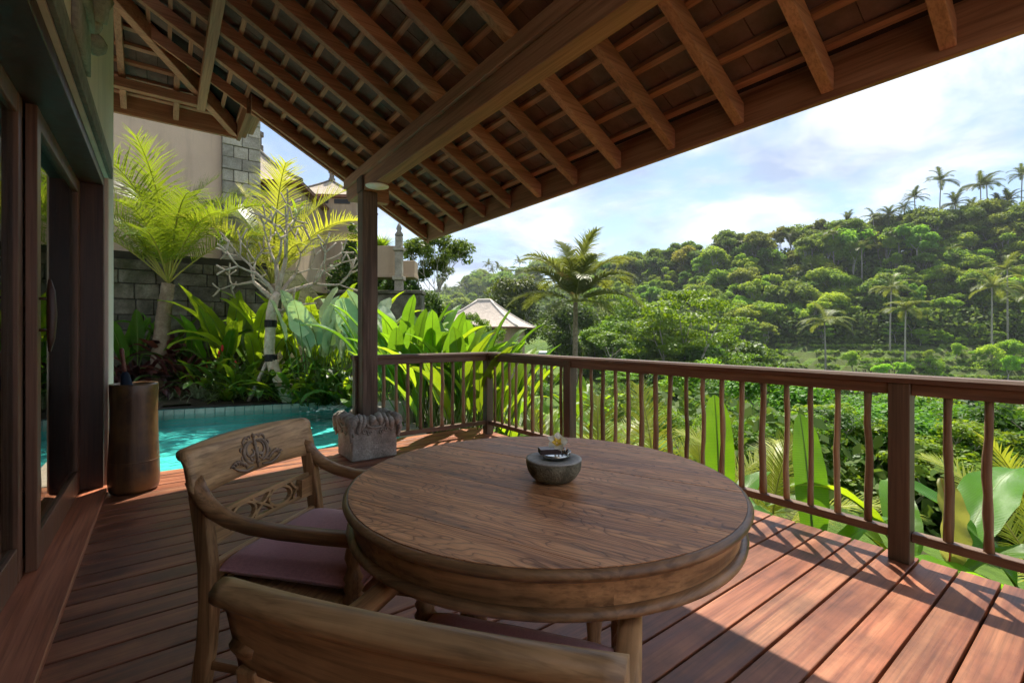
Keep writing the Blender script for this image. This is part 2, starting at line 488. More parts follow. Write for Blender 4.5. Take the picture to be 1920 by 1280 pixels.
# carved relief above the doors
relief = MB()
def lump(mb, c, r, n=10, m=7):
    pr = [(max(0.001, math.sin(PI*i/m)), -math.cos(PI*i/m)) for i in range(m+1)]
    o = len(mb.v); t = MB(); t.lathe(pr, n)
    mb.add([(c[0]+x*r[0], c[1]+y*r[1], c[2]+z*r[2]) for x,y,z in t.v], t.f)
lump(relief, (-0.34,3.72,2.95), (0.07,0.13,0.045)); lump(relief, (-0.34,3.58,3.0), (0.06,0.08,0.06))
relief.tube([(-0.335,3.55,3.0),(-0.33,3.5,3.12),(-0.325,3.46,3.26)], [0.075,0.09,0.11], 10)
relief.tube([(-0.33,3.66,3.08),(-0.32,3.68,3.18),(-0.33,3.64,3.30)], [0.03,0.05,0.07], 9)
for i in range(6):
    a = i*0.9; relief.tube([(-0.335,3.2+0.1*i,3.16+0.05*math.sin(a)),(-0.30,3.24+0.1*i,3.24),(-0.335,3.3+0.1*i,3.34)], [0.05,0.06,0.04], 8)
for i in range(5):
    lump(relief, (-0.335, 3.05+0.13*i, 3.30+0.03*(i%2)), (0.07,0.075,0.075))
relief.box(-0.349, -0.328, 3.0, 3.52, 2.66, 3.02); relief.box(-0.349, -0.31, 2.95, 3.5, 2.90, 3.04)
vb(relief).build('carved_relief', M_CARVE, villa, smooth=True)
# timber door lining
b = MB(); b.box(-0.60, -0.352, -1.6, 4.85, 0.0, 0.034); vb(b).build('threshold', M_SILL, villa, bevel=0.004)
b = MB(); b.box(-0.60, -0.375, 4.79, 4.878, 0.036, 2.447); vb(b).build('door_jamb', M_FRAME, villa, bevel=0.003)
b = MB(); b.box(-0.60, -0.375, -1.6, 4.788, 2.37, 2.447); vb(b).build('door_head', M_FRAME, villa, bevel=0.003)
def leaf_door(y0, y1, x, handle=False):
    d = MB(); w = 0.085
    d.box(x-0.022, x+0.022, y0, y0+w, 0.036, 2.368); d.box(x-0.022, x+0.022, y1-w, y1, 0.036, 2.368)
    d.box(x-0.020, x+0.020, y0+w, y1-w, 0.036, 0.205); d.box(x-0.020, x+0.020, y0+w, y1-w, 2.27, 2.368)
    o = vb(d).build('sliding_door', M_SILL2, villa, bevel=0.003)
    g = MB(); g.box(x-0.004, x+0.004, y0+w, y1-w, 0.205, 2.27); vb(g).build('glass_pane', M_GLASS, o)
    if handle:
        h = MB(); h.tube([(x+0.06,y0+0.045,1.13),(x+0.065,y0+0.045,1.2),(x+0.068,y0+0.045,1.32),(x+0.065,y0+0.045,1.44),(x+0.06,y0+0.045,1.50)], [0.006,0.017,0.021,0.017,0.006], 8)
        h.tube([(x+0.02,y0+0.045,1.24),(x+0.06,y0+0.045,1.24)], 0.008, 6); h.tube([(x+0.02,y0+0.045,1.40),(x+0.06,y0+0.045,1.40)], 0.008, 6)
        vb(h).build('handle', M_FRAME, o, smooth=True)
    return o
M_SILL2 = wood('door_leaf_wood', (0.098,0.041,0.024), (0.162,0.073,0.041), (0.235,0.113,0.064), 2, 1.0, 0.38, 0.12, tone=0.08)
leaf_door(3.30, 4.785, -0.53, True)
leaf_door(1.55, 3.26, -0.575)
leaf_door(-0.3, 1.50, -0.53)
# room behind the doors; its shade is put into the near-black lining
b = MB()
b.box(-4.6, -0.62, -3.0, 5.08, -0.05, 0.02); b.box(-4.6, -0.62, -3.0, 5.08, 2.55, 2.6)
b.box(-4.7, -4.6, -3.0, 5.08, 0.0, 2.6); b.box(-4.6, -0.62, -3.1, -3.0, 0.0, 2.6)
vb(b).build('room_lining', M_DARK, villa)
def curtain(y0, y1, x):
    n = 60; V = []; F = []
    for i in range(n+1):
        t = i/n; y = y0+(y1-y0)*t; xx = x + 0.028*math.sin(t*(y1-y0)*48) + 0.01*math.sin(t*37)
        V += [(xx-VX, y-VY, 0.03), (xx-VX, y-VY, 2.5)]
    for i in range(n): F.append((2*i, 2*i+2, 2*i+3, 2*i+1))
    me = raw_mesh('curtain', V, F, M_CURT, True); link('curtain', me, villa)
curtain(4.35, 4.75, -0.70); curtain(3.55, 3.85, -0.72); curtain(1.2, 1.9, -0.75)
b = MB(); b.box(-0.62,-0.35,-6.2,-1.6,0,2.45); vb(b).build('wall', M_PLASTER, villa)

# ------------------------------------------------------------------ villa: roof over the terrace
SL = 0.55
def zr(x): return 2.5 + SL*(2.7-x)        # underside of the rafters, slope facing the valley
def zq(y): return 3.589 + SL*(6.5-y)      # underside of the rafters, slope facing the pool
RD = 0.118                                # rafter depth measured upright
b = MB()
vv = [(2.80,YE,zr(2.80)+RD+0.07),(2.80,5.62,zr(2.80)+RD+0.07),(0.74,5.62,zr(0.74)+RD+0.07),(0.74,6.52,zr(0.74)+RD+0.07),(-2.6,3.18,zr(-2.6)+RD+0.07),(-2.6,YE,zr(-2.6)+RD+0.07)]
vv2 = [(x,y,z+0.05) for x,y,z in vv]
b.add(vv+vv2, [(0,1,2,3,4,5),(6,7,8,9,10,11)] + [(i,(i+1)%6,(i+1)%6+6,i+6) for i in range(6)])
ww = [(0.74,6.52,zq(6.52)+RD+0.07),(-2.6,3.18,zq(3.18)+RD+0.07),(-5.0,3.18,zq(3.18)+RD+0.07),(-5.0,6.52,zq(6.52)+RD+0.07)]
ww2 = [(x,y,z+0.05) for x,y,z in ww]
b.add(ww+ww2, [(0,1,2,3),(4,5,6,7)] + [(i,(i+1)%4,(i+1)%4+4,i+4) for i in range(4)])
roof = vb(b).build('roof', M_UNDER, villa)  # solid sheet added above the tiles to block light leaks
def slope_bar(x0, x1, y0, y1, zf0, zf1, w, h, name, mat, par, bev=0.0):
    """bar whose underside follows the two end heights, upright sides"""
    b = MB(); t = Vector((x1-x0, y1-y0, 0)).normalized(); s_ = Vector((-t.y, t.x, 0))*(w/2)
    P0 = Vector((x0,y0,zf0)); P1 = Vector((x1,y1,zf1)); H = Vector((0,0,h))
    vs = [P0-s_,P0+s_,P0+s_+H,P0-s_+H,P1-s_,P1+s_,P1+s_+H,P1-s_+H]
    b.add(vs, [(0,1,2,3),(7,6,5,4),(0,4,5,1),(1,5,6,2),(2,6,7,3),(3,7,4,0)])
    return vb(b).build(name, mat, par, bevel=bev)
RAFY = [1.423+0.463*i for i in range(-9, 9)]
for y in RAFY:
    if y > 5.5 or y < YE+0.05: continue
    xt = max(-2.5, y-5.78+0.06)
    slope_bar(2.757, xt, y, y, zr(2.757), zr(xt), 0.058, RD, 'rafter', M_RAFT, roof, 0.003)
for x in (0.11,-0.34,-0.79,-1.24,-1.69,-2.14):
    yt = x+5.78+0.06
    slope_bar(x, x, 6.455, yt, zq(6.455), zq(yt), 0.055, RD, 'rafter', M_RAFTY, roof, 0.003)
slope_bar(0.70, -2.3, 6.48, 3.48, zr(0.70)-0.03, zr(-2.3)-0.03, 0.085, RD+0.05, 'hip_rafter', M_RAFT, roof, 0.004)
# short jack rafter in the corner above the barge board
slope_bar(0.70, -0.2, 5.64, 5.64, zr(0.70), zr(-0.2), 0.03, RD, 'rafter', M_RAFT, roof)
NB = 31; BX = [2.655-0.163*i for i in range(NB)]
for x in BX:
    y1 = min(5.57 if x > 0.74 else 6.44, x+5.78)
    b = MB(); z = zr(x)+RD
    b.add([(x-0.016,YE+0.03,z+SL*0.016),(x+0.016,YE+0.03,z-SL*0.016),(x+0.016,y1,z-SL*0.016),(x-0.016,y1,z+SL*0.016),
           (x-0.016,YE+0.03,z+SL*0.016+0.026),(x+0.016,YE+0.03,z-SL*0.016+0.026),(x+0.016,y1,z-SL*0.016+0.026),(x-0.016,y1,z+SL*0.016+0.026)],
          [(0,3,2,1),(4,5,6,7),(0,1,5,4),(1,2,6,5),(2,3,7,6),(3,0,4,7)])
    vb(b).build('batten', M_RAFTY, roof)
for i in range(14):
    y = 6.40-0.163*i; z = zq(y)+RD; x1 = y-5.78
    b = MB(); b.add([(-4.8,y-0.016,z+SL*0.016),(x1,y-0.016,z+SL*0.016),(x1,y+0.016,z-SL*0.016),(-4.8,y+0.016,z-SL*0.016),
           (-4.8,y-0.016,z+SL*0.016+0.026),(x1,y-0.016,z+SL*0.016+0.026),(x1,y+0.016,z-SL*0.016+0.026),(-4.8,y+0.016,z-SL*0.016+0.026)],
          [(0,3,2,1),(4,5,6,7),(0,1,5,4),(1,2,6,5),(2,3,7,6),(3,0,4,7)])
    vb(b).build('batten', M_RAFT, roof)
# clay tiles lying on the battens
ang = math.atan(SL)
TW = 0.172
tb = MB(); tb.box(-0.105,0.105,-TW/2+0.002,TW/2-0.002,-0.006,0.006)
ca, sa = math.cos(-ang+0.06), math.sin(-ang+0.06)
tb.v = [(x*ca + z*sa, y, x*sa + z*ca) for x,y,z in tb.v]
tile_me = tb.mesh('tile', M_TILE)
tb2 = MB(); tb2.box(-TW/2+0.002,TW/2-0.002,-0.105,0.105,-0.006,0.006)
tb2.v = [(x, y*ca + z*sa, y*sa + z*ca) for x,y,z in tb2.v]
tile2_me = tb2.mesh('tile', M_TILE)
cands = []
for i in range(NB-1):
    x = (BX[i]+BX[i+1])/2
    for j in range(36):
        y = 5.5-TW*(j+0.5*(i%2)*1.0)
        if y > x+5.7 or y < YE+0.1: continue
        cands.append((0, x, y, zr(x)+RD+0.036))
for i in range(13):
    y = 6.40-0.163*(i+0.5)
    for j in range(26):
        x = 0.55-TW*(j+0.5*(i%2))
        if x > y-5.85: continue
        cands.append((1, x, y, zq(y)+RD+0.036))
def seen_size(c):
    _, x, y, z = c; d = SY*x+CY*y; l = CY*x-SY*y
    if d < 0.3: return 0
    u = 960+875*l/d; v = 626-875*(z-1.22)/d
    if u < 215 or u > 1960 or v < -30: return 0
    return 1/d
cands.sort(key=seen_size, reverse=True)
rest = MB()
for i, (kd, x, y, z) in enumerate(cands):
    me = tile2_me if kd else tile_me
    if i < 300:
        link('tile', me, roof, (x-VX+rng.uniform(-.003,.003), y-VY, z-0.0+rng.uniform(-.002,.002)), (rng.uniform(-.01,.01), rng.uniform(-.01,.01), rng.uniform(-.012,.012)))
    else:
        src = tb2 if kd else tb
        rest.add([(vx+x, vy+y, vz+z) for vx,vy,vz in src.v], src.f)
tag(vb(rest).build('tiles', M_TILE, roof), kind='stuff')
# eave and barge boards, beams
b = MB(); b.box(2.76, 2.80, YE, 5.58, 2.435, 2.66); vb(b).build('fascia_board', M_RAFTY, roof, bevel=0.004)
slope_bar(2.80, 0.74, 5.60, 5.60, zr(2.80)-0.035, zr(0.74)-0.035, 0.04, 0.21, 'barge_board', M_RAFT, roof, 0.004)
slope_bar(2.75, 0.74, 5.553, 5.553, zr(2.75)-0.012, zr(0.74)-0.012, 0.04, 0.05, 'barge_fillet', M_RAFT, roof)
b = MB(); b.box(-5.0, 0.72, 6.46, 6.50, 3.565, 3.80); vb(b).build('fascia_board', M_RAFT, roof, bevel=0.004)
for i, (x0, x1, z0) in enumerate(((0.70,0.74,3.55),(0.745,0.80,3.60),(0.805,0.88,3.66))):
    b = MB(); b.box(x0, x1, 5.63, 6.50, z0, 3.80); vb(b).build('fascia_board', M_RAFTY, roof, bevel=0.004)
b = MB(); b.box(0.29, 0.37, YE, 6.20, zr(0.33)-0.115, zr(0.33)-0.02); vb(b).build('purlin', M_BEAM, roof, bevel=0.004)
b = MB(); b.box(-5.0, 0.289, 6.07, 6.15, zq(6.11)-0.115, zq(6.11)-0.02); vb(b).build('purlin', M_RAFT, roof, bevel=0.004)
bm_ = MB(); bm_.box(1.598, 1.722, YE, 5.10, 2.65, 2.795)
bm_.add([(1.598,5.10,2.65),(1.722,5.10,2.65),(1.722,5.17,2.72),(1.598,5.17,2.72),(1.598,5.10,2.795),(1.722,5.10,2.795),(1.722,5.17,2.795),(1.598,5.17,2.795)], [(0,3,2,1),(4,5,6,7),(1,2,6,5),(2,3,7,6),(3,0,4,7)])
vb(bm_).build('roof_beam', M_BEAM, roof, bevel=0.004)
b = MB(); b.box(1.575, 1.722, YE, 5.19, 2.798, 2.90); vb(b).build('roof_beam_plate', M_BEAM, roof, bevel=0.004)
b = MB(); b.box(1.66, 1.92, 4.755, 4.85, 2.60, 2.648); b.box(1.735, 1.92, 4.755, 4.85, 2.649, 2.76); vb(b).build('corbel', M_RAFT, roof, bevel=0.004)
b = MB(); b.box(1.583, 1.737, 4.60, 4.752, 0.37, 2.649); vb(b).build('column', M_COLUMN, villa, bevel=0.006)
b = MB(); b.box(1.575, 1.60, 4.60, 4.752, 2.65, 2.797); vb(b).build('column_tenon', M_COLUMN, villa)

# carved stone plinth under the column
PXc, PYc, PH = 1.655, 4.675, 0.40
b = MB()
n = 10; hw = 0.225
b.box(PXc-hw, PXc+hw, PYc-hw, PYc+hw, 0.001, PH-0.02)
b.box(PXc-hw-0.012, PXc+hw+0.012, PYc-hw-0.012, PYc+hw+0.012, PH-0.075, PH)
pl = vb(b).build('stone_plinth', M_PLINTH, villa, bevel=0.014, seg=2)
cr = MB()
def leaf_drop(cx, cy, nx, ny, tx, ty, s, L, bend):
    pts = []; rad = []
    for i in range(7):
        t = i/6; z = PH+0.012-0.02*math.sin(PI*t*0.5) - L*t*t*0.9 - 0.01*t
        out = 0.004+0.028*math.sin(PI*min(1,t*1.2))
        sx = s + bend*t*t
        pts.append((cx+nx*(hw+out-0.055*(1-t)**3)+tx*sx, cy+ny*(hw+out-0.055*(1-t)**3)+ty*sx, z)); rad.append(0.034*(1-0.55*t*t)*(0.75+0.35*math.sin(5*t+s*30))+0.004)
    pts.append((pts[-1][0]+tx*0.02*(1 if bend>0 else -1), pts[-1][1]+ty*0.02*(1 if bend>0 else -1), pts[-1][2]+0.012)); rad.append(0.005)
    cr.tube(pts, rad, 7)
for nx, ny in ((0,-1),(-1,0),(1,0),(0,1)):
    tx, ty = -ny, nx
    for i in range(8):
        s = -0.215+0.43*i/7+rng.uniform(-.012,.012); e = abs(i-3.5)/3.5
        leaf_drop(PXc, PYc, nx, ny, tx, ty, s, 0.035+0.10*e**1.5+rng.uniform(0,0.06), 0.03*(1 if i>3 else -1)*rng.uniform(0.3,1.5))
    for sgn in (-1, 1):
        for q in range(3):
            a0 = rng.uniform(0,2)
            cr.tube([(PXc+nx*(hw+0.012)+tx*(sgn*(0.16-0.05*q)+0.028*math.cos(a0+a)*(1-a/8)), PYc+ny*(hw+0.012)+ty*(sgn*(0.16-0.05*q)+0.028*math.cos(a0+a)*(1-a/8)), PH-0.10-0.02*q+0.028*math.sin(a0+a)*(1-a/8)) for a in np.linspace(0,7,12)], 0.0085, 6)
    cr.tube([(PXc+nx*(hw+0.015)+tx*0.09*math.cos(a), PYc+ny*(hw+0.015)+ty*0.09*math.cos(a), PH-0.045-0.045*math.sin(a)) for a in np.linspace(0,PI,9)], 0.012, 6)
for sx in (-1,1):
    for sy in (-1,1):
        lump(cr, (PXc+sx*(hw-0.005), PYc+sy*(hw-0.005), PH-0.04), (0.045,0.045,0.05), 8, 6)
        cr.tube([(PXc+sx*(hw+0.01), PYc+sy*(hw+0.01), PH-0.03),(PXc+sx*(hw+0.022), PYc+sy*(hw+0.022), PH-0.11),(PXc+sx*(hw+0.006), PYc+sy*(hw+0.006), PH-0.19),(PXc+sx*(hw+0.018), PYc+sy*(hw+0.018), PH-0.205)], [0.032,0.026,0.015,0.008], 7)
cr.v = [(x-VX, y-VY, z) for x,y,z in cr.v]
cr.build('leaf_carving', M_PLINTH, pl, smooth=True)

lamp = MB(); lamp.lathe([(0.0,0.0),(0.035,0.001),(0.036,0.003),(0.095,0.006),(0.108,0.011),(0.11,0.018),(0.09,0.024),(0.02,0.026)], 32)
lo = lamp.build('ceiling_lamp', M_WHITE, None, smooth=True, loc=(1.645, 4.37, 2.624))
tag(lo, 'round white flush lamp under the roof beam beside the column', 'lamp')
# ------------------------------------------------------------------ furniture
def teak_top(name):
    """old teak boards: cathedral grain, dark streaks, small knots and scuffs"""
    k = N(name)
    v = k.co('Object', (1,1,1), rnd=60.0)
    # warp so that the rings open into arches
    wn_ = k.noise(k.co('Object', (1.2,4.0,1), rnd=60.0), 1.6, 3, 0.5)
    sep = k.n('ShaderNodeSeparateXYZ'); k.l(v, sep.inputs[0])
    w = k.math('ADD', k.math('MULTIPLY', sep.outputs['Y'], 9.0), k.math('MULTIPLY', wn_, 7.0))
    w = k.math('ADD', w, k.math('MULTIPLY', sep.outputs['X'], 0.6))
    ring = k.math('FRACT', k.math('MULTIPLY', w, 3.6))
    fine = k.noise(k.co('Object', (3.0,110,110), rnd=60.0), 1.0, 4, 0.65, 0.3)
    mid = k.noise(k.co('Object', (1.1,10,10), rnd=60.0), 1.0, 6, 0.68, 1.0)
    c = k.ramp(mid, [(0.25, (0.16,0.064,0.028)), (0.42, (0.52,0.24,0.105)), (0.58, (0.74,0.38,0.18)), (0.75, (0.84,0.50,0.28))])
    c = k.mix(0.85, c, k.ramp(ring, [(0.0, (0.34,0.30,0.28)), (0.14, (0.85,0.83,0.82)), (0.6, (1.08,1.06,1.04)), (0.93, (0.9,0.87,0.85)), (1.0, (0.34,0.30,0.28))]), 'MULTIPLY')
    c = k.mix(0.62, c, k.ramp(fine, [(0.38, (0.30,0.26,0.24)), (0.52, (1.10,1.10,1.08))]), 'MULTIPLY')
    oi = k.n('ShaderNodeObjectInfo'); c = k.mix(1.0, c, k.ramp(oi.outputs['Random'], [(0, (0.78,0.75,0.72)), (1, (1.18,1.16,1.12))]), 'MULTIPLY')
    spot = k.noise(k.co('Object', (5,11,5), rnd=60.0), 1.0, 5, 0.7)
    c = k.mix(k.ramp(spot, [(0.62, 0.0), (0.74, 0.85)]), c, (0.045,0.026,0.018))
    cloud = k.noise(v, 3.0, 5, 0.6)
    c = k.mix(k.ramp(cloud, [(0.45, 0.0), (0.75, 0.35)]), c, (0.46,0.30,0.20))
    ro = k.ramp(mid, [(0.2, 0.40), (0.8, 0.58)])
    h = k.math('ADD', k.math('MULTIPLY', fine, 0.7), k.math('MULTIPLY', k.ramp(ring, [(0.0,0.0),(0.12,1.0),(0.95,1.0),(1.0,0.0)]), 0.35))
    return k.done(k.pbr(c, ro, k.bump(h, 0.4, 0.003), 0.32))
M_TOP = teak_top('table_teak')
M_APRON = wood('apron_teak', (0.160,0.082,0.038), (0.391,0.212,0.092), (0.660,0.372,0.167), 0, 0.8, 0.42, 0.25, tone=0.15, stain=0.4, fgrain=0.8)
M_LIP = wood('edge_teak', (0.115,0.058,0.028), (0.275,0.148,0.066), (0.457,0.258,0.121), 0, 0.8, 0.36, 0.25, tone=0.1, stain=0.5, fgrain=0.8)
M_LEG = wood('leg_teak', (0.140,0.077,0.036), (0.308,0.175,0.087), (0.462,0.280,0.147), 2, 1.0, 0.42, 0.2, tone=0.15, stain=0.3)
M_CHX = wood('chair_teak_cross', (0.253,0.139,0.059), (0.489,0.286,0.130), (0.647,0.422,0.211), 0, 0.9, 0.42, 0.25, tone=0.12, stain=0.35, fgrain=0.8)
M_CHZ = wood('chair_teak_upright', (0.218,0.115,0.048), (0.439,0.246,0.109), (0.624,0.377,0.180), 2, 0.9, 0.42, 0.25, tone=0.12, stain=0.35, fgrain=0.8)
M_CHY = wood('chair_teak_arm', (0.155,0.075,0.031), (0.343,0.178,0.077), (0.524,0.297,0.132), 1, 0.9, 0.40, 0.25, tone=0.12, stain=0.35, fgrain=0.8)
M_CARVED = plain('carved_teak', (0.26,0.185,0.125), 0.45, 0.4, 0.45, 30.0, 0.2)
def fabric():
    k = N('mauve_cloth'); v = k.co('Object', (1,1,1), rnd=10)
    a = k.noise(v, 4.0, 4, 0.6); w = k.noise(k.co('Object', (420,60,60)), 1.0, 2, 0.5); w2 = k.noise(k.co('Object', (60,420,60)), 1.0, 2, 0.5)
    c = k.ramp(a, [(0.3, (0.55,0.29,0.325)), (0.7, (0.64,0.37,0.40))])
    c = k.mix(0.35, c, k.ramp(k.math('ADD', k.math('MULTIPLY', w, 0.5), k.math('MULTIPLY', w2, 0.5)), [(0.4, (0.6,0.6,0.6)), (0.6, (1.15,1.15,1.15))]), 'MULTIPLY')
    p = k.n('ShaderNodeBsdfPrincipled'); k.l(c, p.inputs['Base Color']); p.inputs['Roughness'].default_value = 0.9
    p.inputs['Sheen Weight'].default_value = 0.25; p.inputs['Specular IOR Level'].default_value = 0.15
    k.l(k.bump(k.math('ADD', w, w2), 0.25, 0.002), p.inputs['Normal'])
    return k.done(p.outputs[0])
M_CLOTH = fabric()

TX, TY, TZ, TR = 0.98, 1.15, 0.76, 0.60
table = thing('round_table', 'large round carved teak table with thick moulded edge', 'table', (TX, TY, 0), R(-68))
# board-built top, boards run along the table's x axis
edges = [-0.60,-0.46,-0.31,-0.15,0.02,0.17,0.33,0.47,0.60]
RI = 0.592
for a, c in zip(edges[:-1], edges[1:]):
    a2, c2 = max(a, -RI+0.001)+0.0009, min(c, RI-0.001)-0.0009
    ys = np.linspace(a2, c2, 9)
    top = [(math.sqrt(max(0, RI*RI-y*y)), y) for y in ys]
    poly = [(x, y) for x, y in top] + [(-x, y) for x, y in reversed(top)]
    dz = rng.uniform(-0.0007, 0.0007)
    b = MB(); n = len(poly)
    b.add([(x,y,TZ-0.022) for x,y in poly]+[(x,y,TZ+dz) for x,y in poly], [tuple(range(n-1,-1,-1)), tuple(range(n,2*n))]+[(i,(i+1)%n,(i+1)%n+n,i+n) for i in range(n)])
    b.build('top_board', M_TOP, table)
def ring_parts(name, prof, mat, smooth, n=18):
    """six bent segments; each lies along its own x axis so the grain follows the curve"""
    vs = []; fs = []; m = len(prof)
    for i in range(n+1):
        a = -PI/2-R(30)+R(60)*i/n
        for r, z in prof: vs.append((r*math.cos(a), r*math.sin(a), z))
    for i in range(n):
        for j in range(m): fs.append((i*m+j, i*m+(j+1)%m, (i+1)*m+(j+1)%m, (i+1)*m+j))
    me = MB().add(vs, fs).mesh(name, mat, smooth)
    for q in range(6): link(name, me, table, rot=(0, 0, R(60*q+12)))
lip = [(0.5925,TZ-0.024),(0.5925,TZ-0.0008),(0.598,TZ-0.002),(0.605,TZ-0.0065),(0.6085,TZ-0.013),(0.606,TZ-0.020),(0.599,TZ-0.026),(0.590,TZ-0.029),(0.58,TZ-0.029)]
ring_parts('edge_moulding', lip, M_LIP, True)
ring_parts('apron', [(0.578,TZ-0.0295),(0.578,TZ-0.086),(0.552,TZ-0.086),(0.552,TZ-0.0295)], M_APRON, False)
low = [(0.56,TZ-0.0865),(0.583,TZ-0.0865),(0.592,TZ-0.090),(0.597,TZ-0.097),(0.595,TZ-0.105),(0.587,TZ-0.110),(0.56,TZ-0.110)]
ring_parts('lower_moulding', low, M_LIP, True)
legp = [(0.022,0.0),(0.026,0.02),(0.030,0.05),(0.024,0.10),(0.030,0.16),(0.036,0.28),(0.040,0.40),(0.034,0.46),(0.042,0.475),(0.042,0.49),(0.034,0.50),(0.040,0.515),(0.040,0.53),(0.033,0.545),(0.045,0.56),(0.046,0.66)]
for a in (78, 168, 258, 348):
    b = MB(); b.lathe(legp, 20); b.build('leg', M_LEG, table, smooth=True, loc=(0.30*math.cos(R(a)), 0.30*math.sin(R(a)), 0))
for a in (78, 168):
    b = MB(); b.box(-0.55,0.55,-0.016,0.016,0.655 if a == 78 else 0.652, 0.672 if a == 78 else 0.6545)
    b.build('stretcher', M_APRON, table, rz=R(a))

def armchair(label, loc, rz, lean=0.0):
    ch = thing('armchair', label, 'armchair', loc, rz, 'carved teak armchairs at the round table')
    WX = 0.272
    # back posts: sabre-curved, wide board section
    def post(sx):
        path = [(-0.275,0.0),(-0.252,0.10),(-0.232,0.22),(-0.222,0.36),(-0.226,0.48),(-0.243,0.60),(-0.262,0.708)]
        fr = []
        for i, (y, z) in enumerate(path):
            y0, z0 = path[max(0,i-1)]; y1, z1 = path[min(len(path)-1,i+1)]
            t = Vector((0,y1-y0,z1-z0)).normalized(); nrm_ = Vector((0,t.z,-t.y))
            fr.append(((sx*WX,y,z),(1,0,0),nrm_))
        b = MB(); b.sweep([(-0.019,-0.027),(0.019,-0.027),(0.019,0.027),(-0.019,0.027)], fr)
        b.build('back_post', M_CHZ, ch, bevel=0.005, seg=2)
    post(-1); post(1)
    # crest rail: bowed board with the top edge rolled backwards
    pr = [(0.014,0.0),(0.016,0.05),(0.014,0.10),(0.016,0.138),(0.010,0.152),(-0.002,0.160),(-0.018,0.161),(-0.032,0.153),(-0.036,0.140),(-0.030,0.129),(-0.018,0.124),(-0.012,0.105),(-0.012,0.04),(-0.012,0.0)]
    fr = []
    for i in range(25):
        t = -1+2*i/24; x = t*0.300
        yy = -0.290-0.032*(1-t*t)+0.0
        zz = 0.694+0.012*(1-t*t)
        A = Vector((0.2*t*0.4, 0.966, 0.0)).normalized(); A = Vector((A.x, A.y, 0.10)).normalized(); B = Vector((0,-0.22,0.975))
        fr.append(((x,yy+0.03,zz),A,B))
    b = MB(); b.sweep(pr, fr); b.build('crest_rail', M_CHX, ch, smooth=True)
    # cartouche carved on the front of the crest
    c = MB()
    def crest(x, z, out=0.0):
        x *= 1.12; z = -0.006+z*1.2
        t = x/0.300; B = Vector((0,-0.22,0.975)); A = Vector((0.08*t,0.966,0.10)).normalized()
        o = Vector((x, -0.290-0.032*(1-t*t)+0.03, 0.694+0.012*(1-t*t)))
        return o + B*z + A*(0.0145+out)
    def scroll(cx, cz, r0, r1, a0, a1, w=0.0050, out=0.003, n=16):
        pts = [crest(cx+(r0+(r1-r0)*i/n)*math.cos(a0+(a1-a0)*i/n), cz+(r0+(r1-r0)*i/n)*math.sin(a0+(a1-a0)*i/n), out) for i in range(n+1)]
        c.tube(pts, [w*(0.55+0.6*math.sin(PI*min(0.95,max(0.05,i/n)))) for i in range(n+1)], 6)
    for sg in (-1, 1):
        m = 1 if sg > 0 else 0
        A_ = lambda a: a if sg > 0 else PI-a
        scroll(sg*0.018, 0.066, 0.036, 0.030, A_(-1.5), A_(1.9), 0.006)
        scroll(sg*0.018, 0.066, 0.026, 0.006, A_(1.6), A_(-4.2), 0.0045)
        scroll(sg*0.016, 0.044, 0.014, 0.003, A_(2.4), A_(-3.0), 0.004)
        scroll(sg*0.030, 0.100, 0.020, 0.006, A_(-0.6), A_(2.6), 0.004)
        for j in range(5):   # frilled outer leaf
            a = A_(-0.9+0.62*j)
            scroll(sg*0.018+0.040*math.cos(a), 0.066+0.040*math.sin(a), 0.009, 0.004, a-1.2, a+1.6, 0.0038, 0.002, 8)
        for j in range(6):   # side leaf
            q = j/5; x = sg*(0.048+0.052*q); z = 0.024+0.018*math.sin(q*2.4)
            pts = [crest(x, z, 0.002), crest(x+sg*0.008, z+0.014-0.006*q, 0.006), crest(x+sg*0.017, z+0.010-0.006*q, 0.003)]
            c.tube(pts, [0.0055,0.005,0.0022], 6)
        c.tube([crest(sg*0.02,0.018,0.002), crest(sg*0.055,0.014,0.006), crest(sg*0.085,0.024,0.006), crest(sg*0.112,0.042,0.002)], [0.004,0.0055,0.0045,0.0015], 6)
    c.tube([crest(0,0.012,0.002),crest(0,0.05,0.007),crest(0,0.09,0.006),crest(0,0.120,0.003)], [0.003,0.006,0.005,0.003], 6)
    for z in (0.03,0.058,0.086,0.112):
        p = crest(0, z, 0.005); lump(c, p, (0.008,0.008,0.008), 8, 6)
    c.build('carved_cartouche', M_CARVED, ch, smooth=True)
    # pierced splat with ovals and crossed loops
    s = MB(); z0, z1 = 0.530, 0.625; yA, yB = -0.234, -0.252
    def sp(x, z, out=0.0): return (x, yA+(yB-yA)*(z-z0)/(z1-z0)-0.022*(1-(x/0.26)**2)+out, z)
    def strip(f, n, w):
        for i in range(n):
            a, b_ = Vector(f(i/n)), Vector(f((i+1)/n))
            s.bar(a, b_, 0.018, w, up=(b_-a).cross(Vector((0,1,0.2))).normalized())
    strip(lambda t: sp(-0.252+0.504*t, z1-0.007), 14, 0.014); strip(lambda t: sp(-0.252+0.504*t, z0+0.007), 14, 0.014)
    s.box(-0.253,-0.185,yA-0.018,yA+0.006,z0+0.012,z1-0.012); s.box(0.185,0.253,yA-0.018,yA+0.006,z0+0.012,z1-0.012)
    zc_ = (z0+z1)/2
    for cx in (-0.092, 0.092):
        strip(lambda t: sp(cx+0.058*math.cos(2*PI*t), zc_+0.034*math.sin(2*PI*t)), 18, 0.009)
    for cx in (-0.18, 0.0, 0.18):
        wd = 0.05 if cx == 0 else 0.03
        for sg in (-1, 1):
            strip(lambda t: sp(cx+sg*wd*math.sin((t-0.5)*PI)*0.9, z0+0.01+(z1-z0-0.02)*t), 8, 0.009)
    s.build('pierced_splat', M_CHX, ch, bevel=0.0)
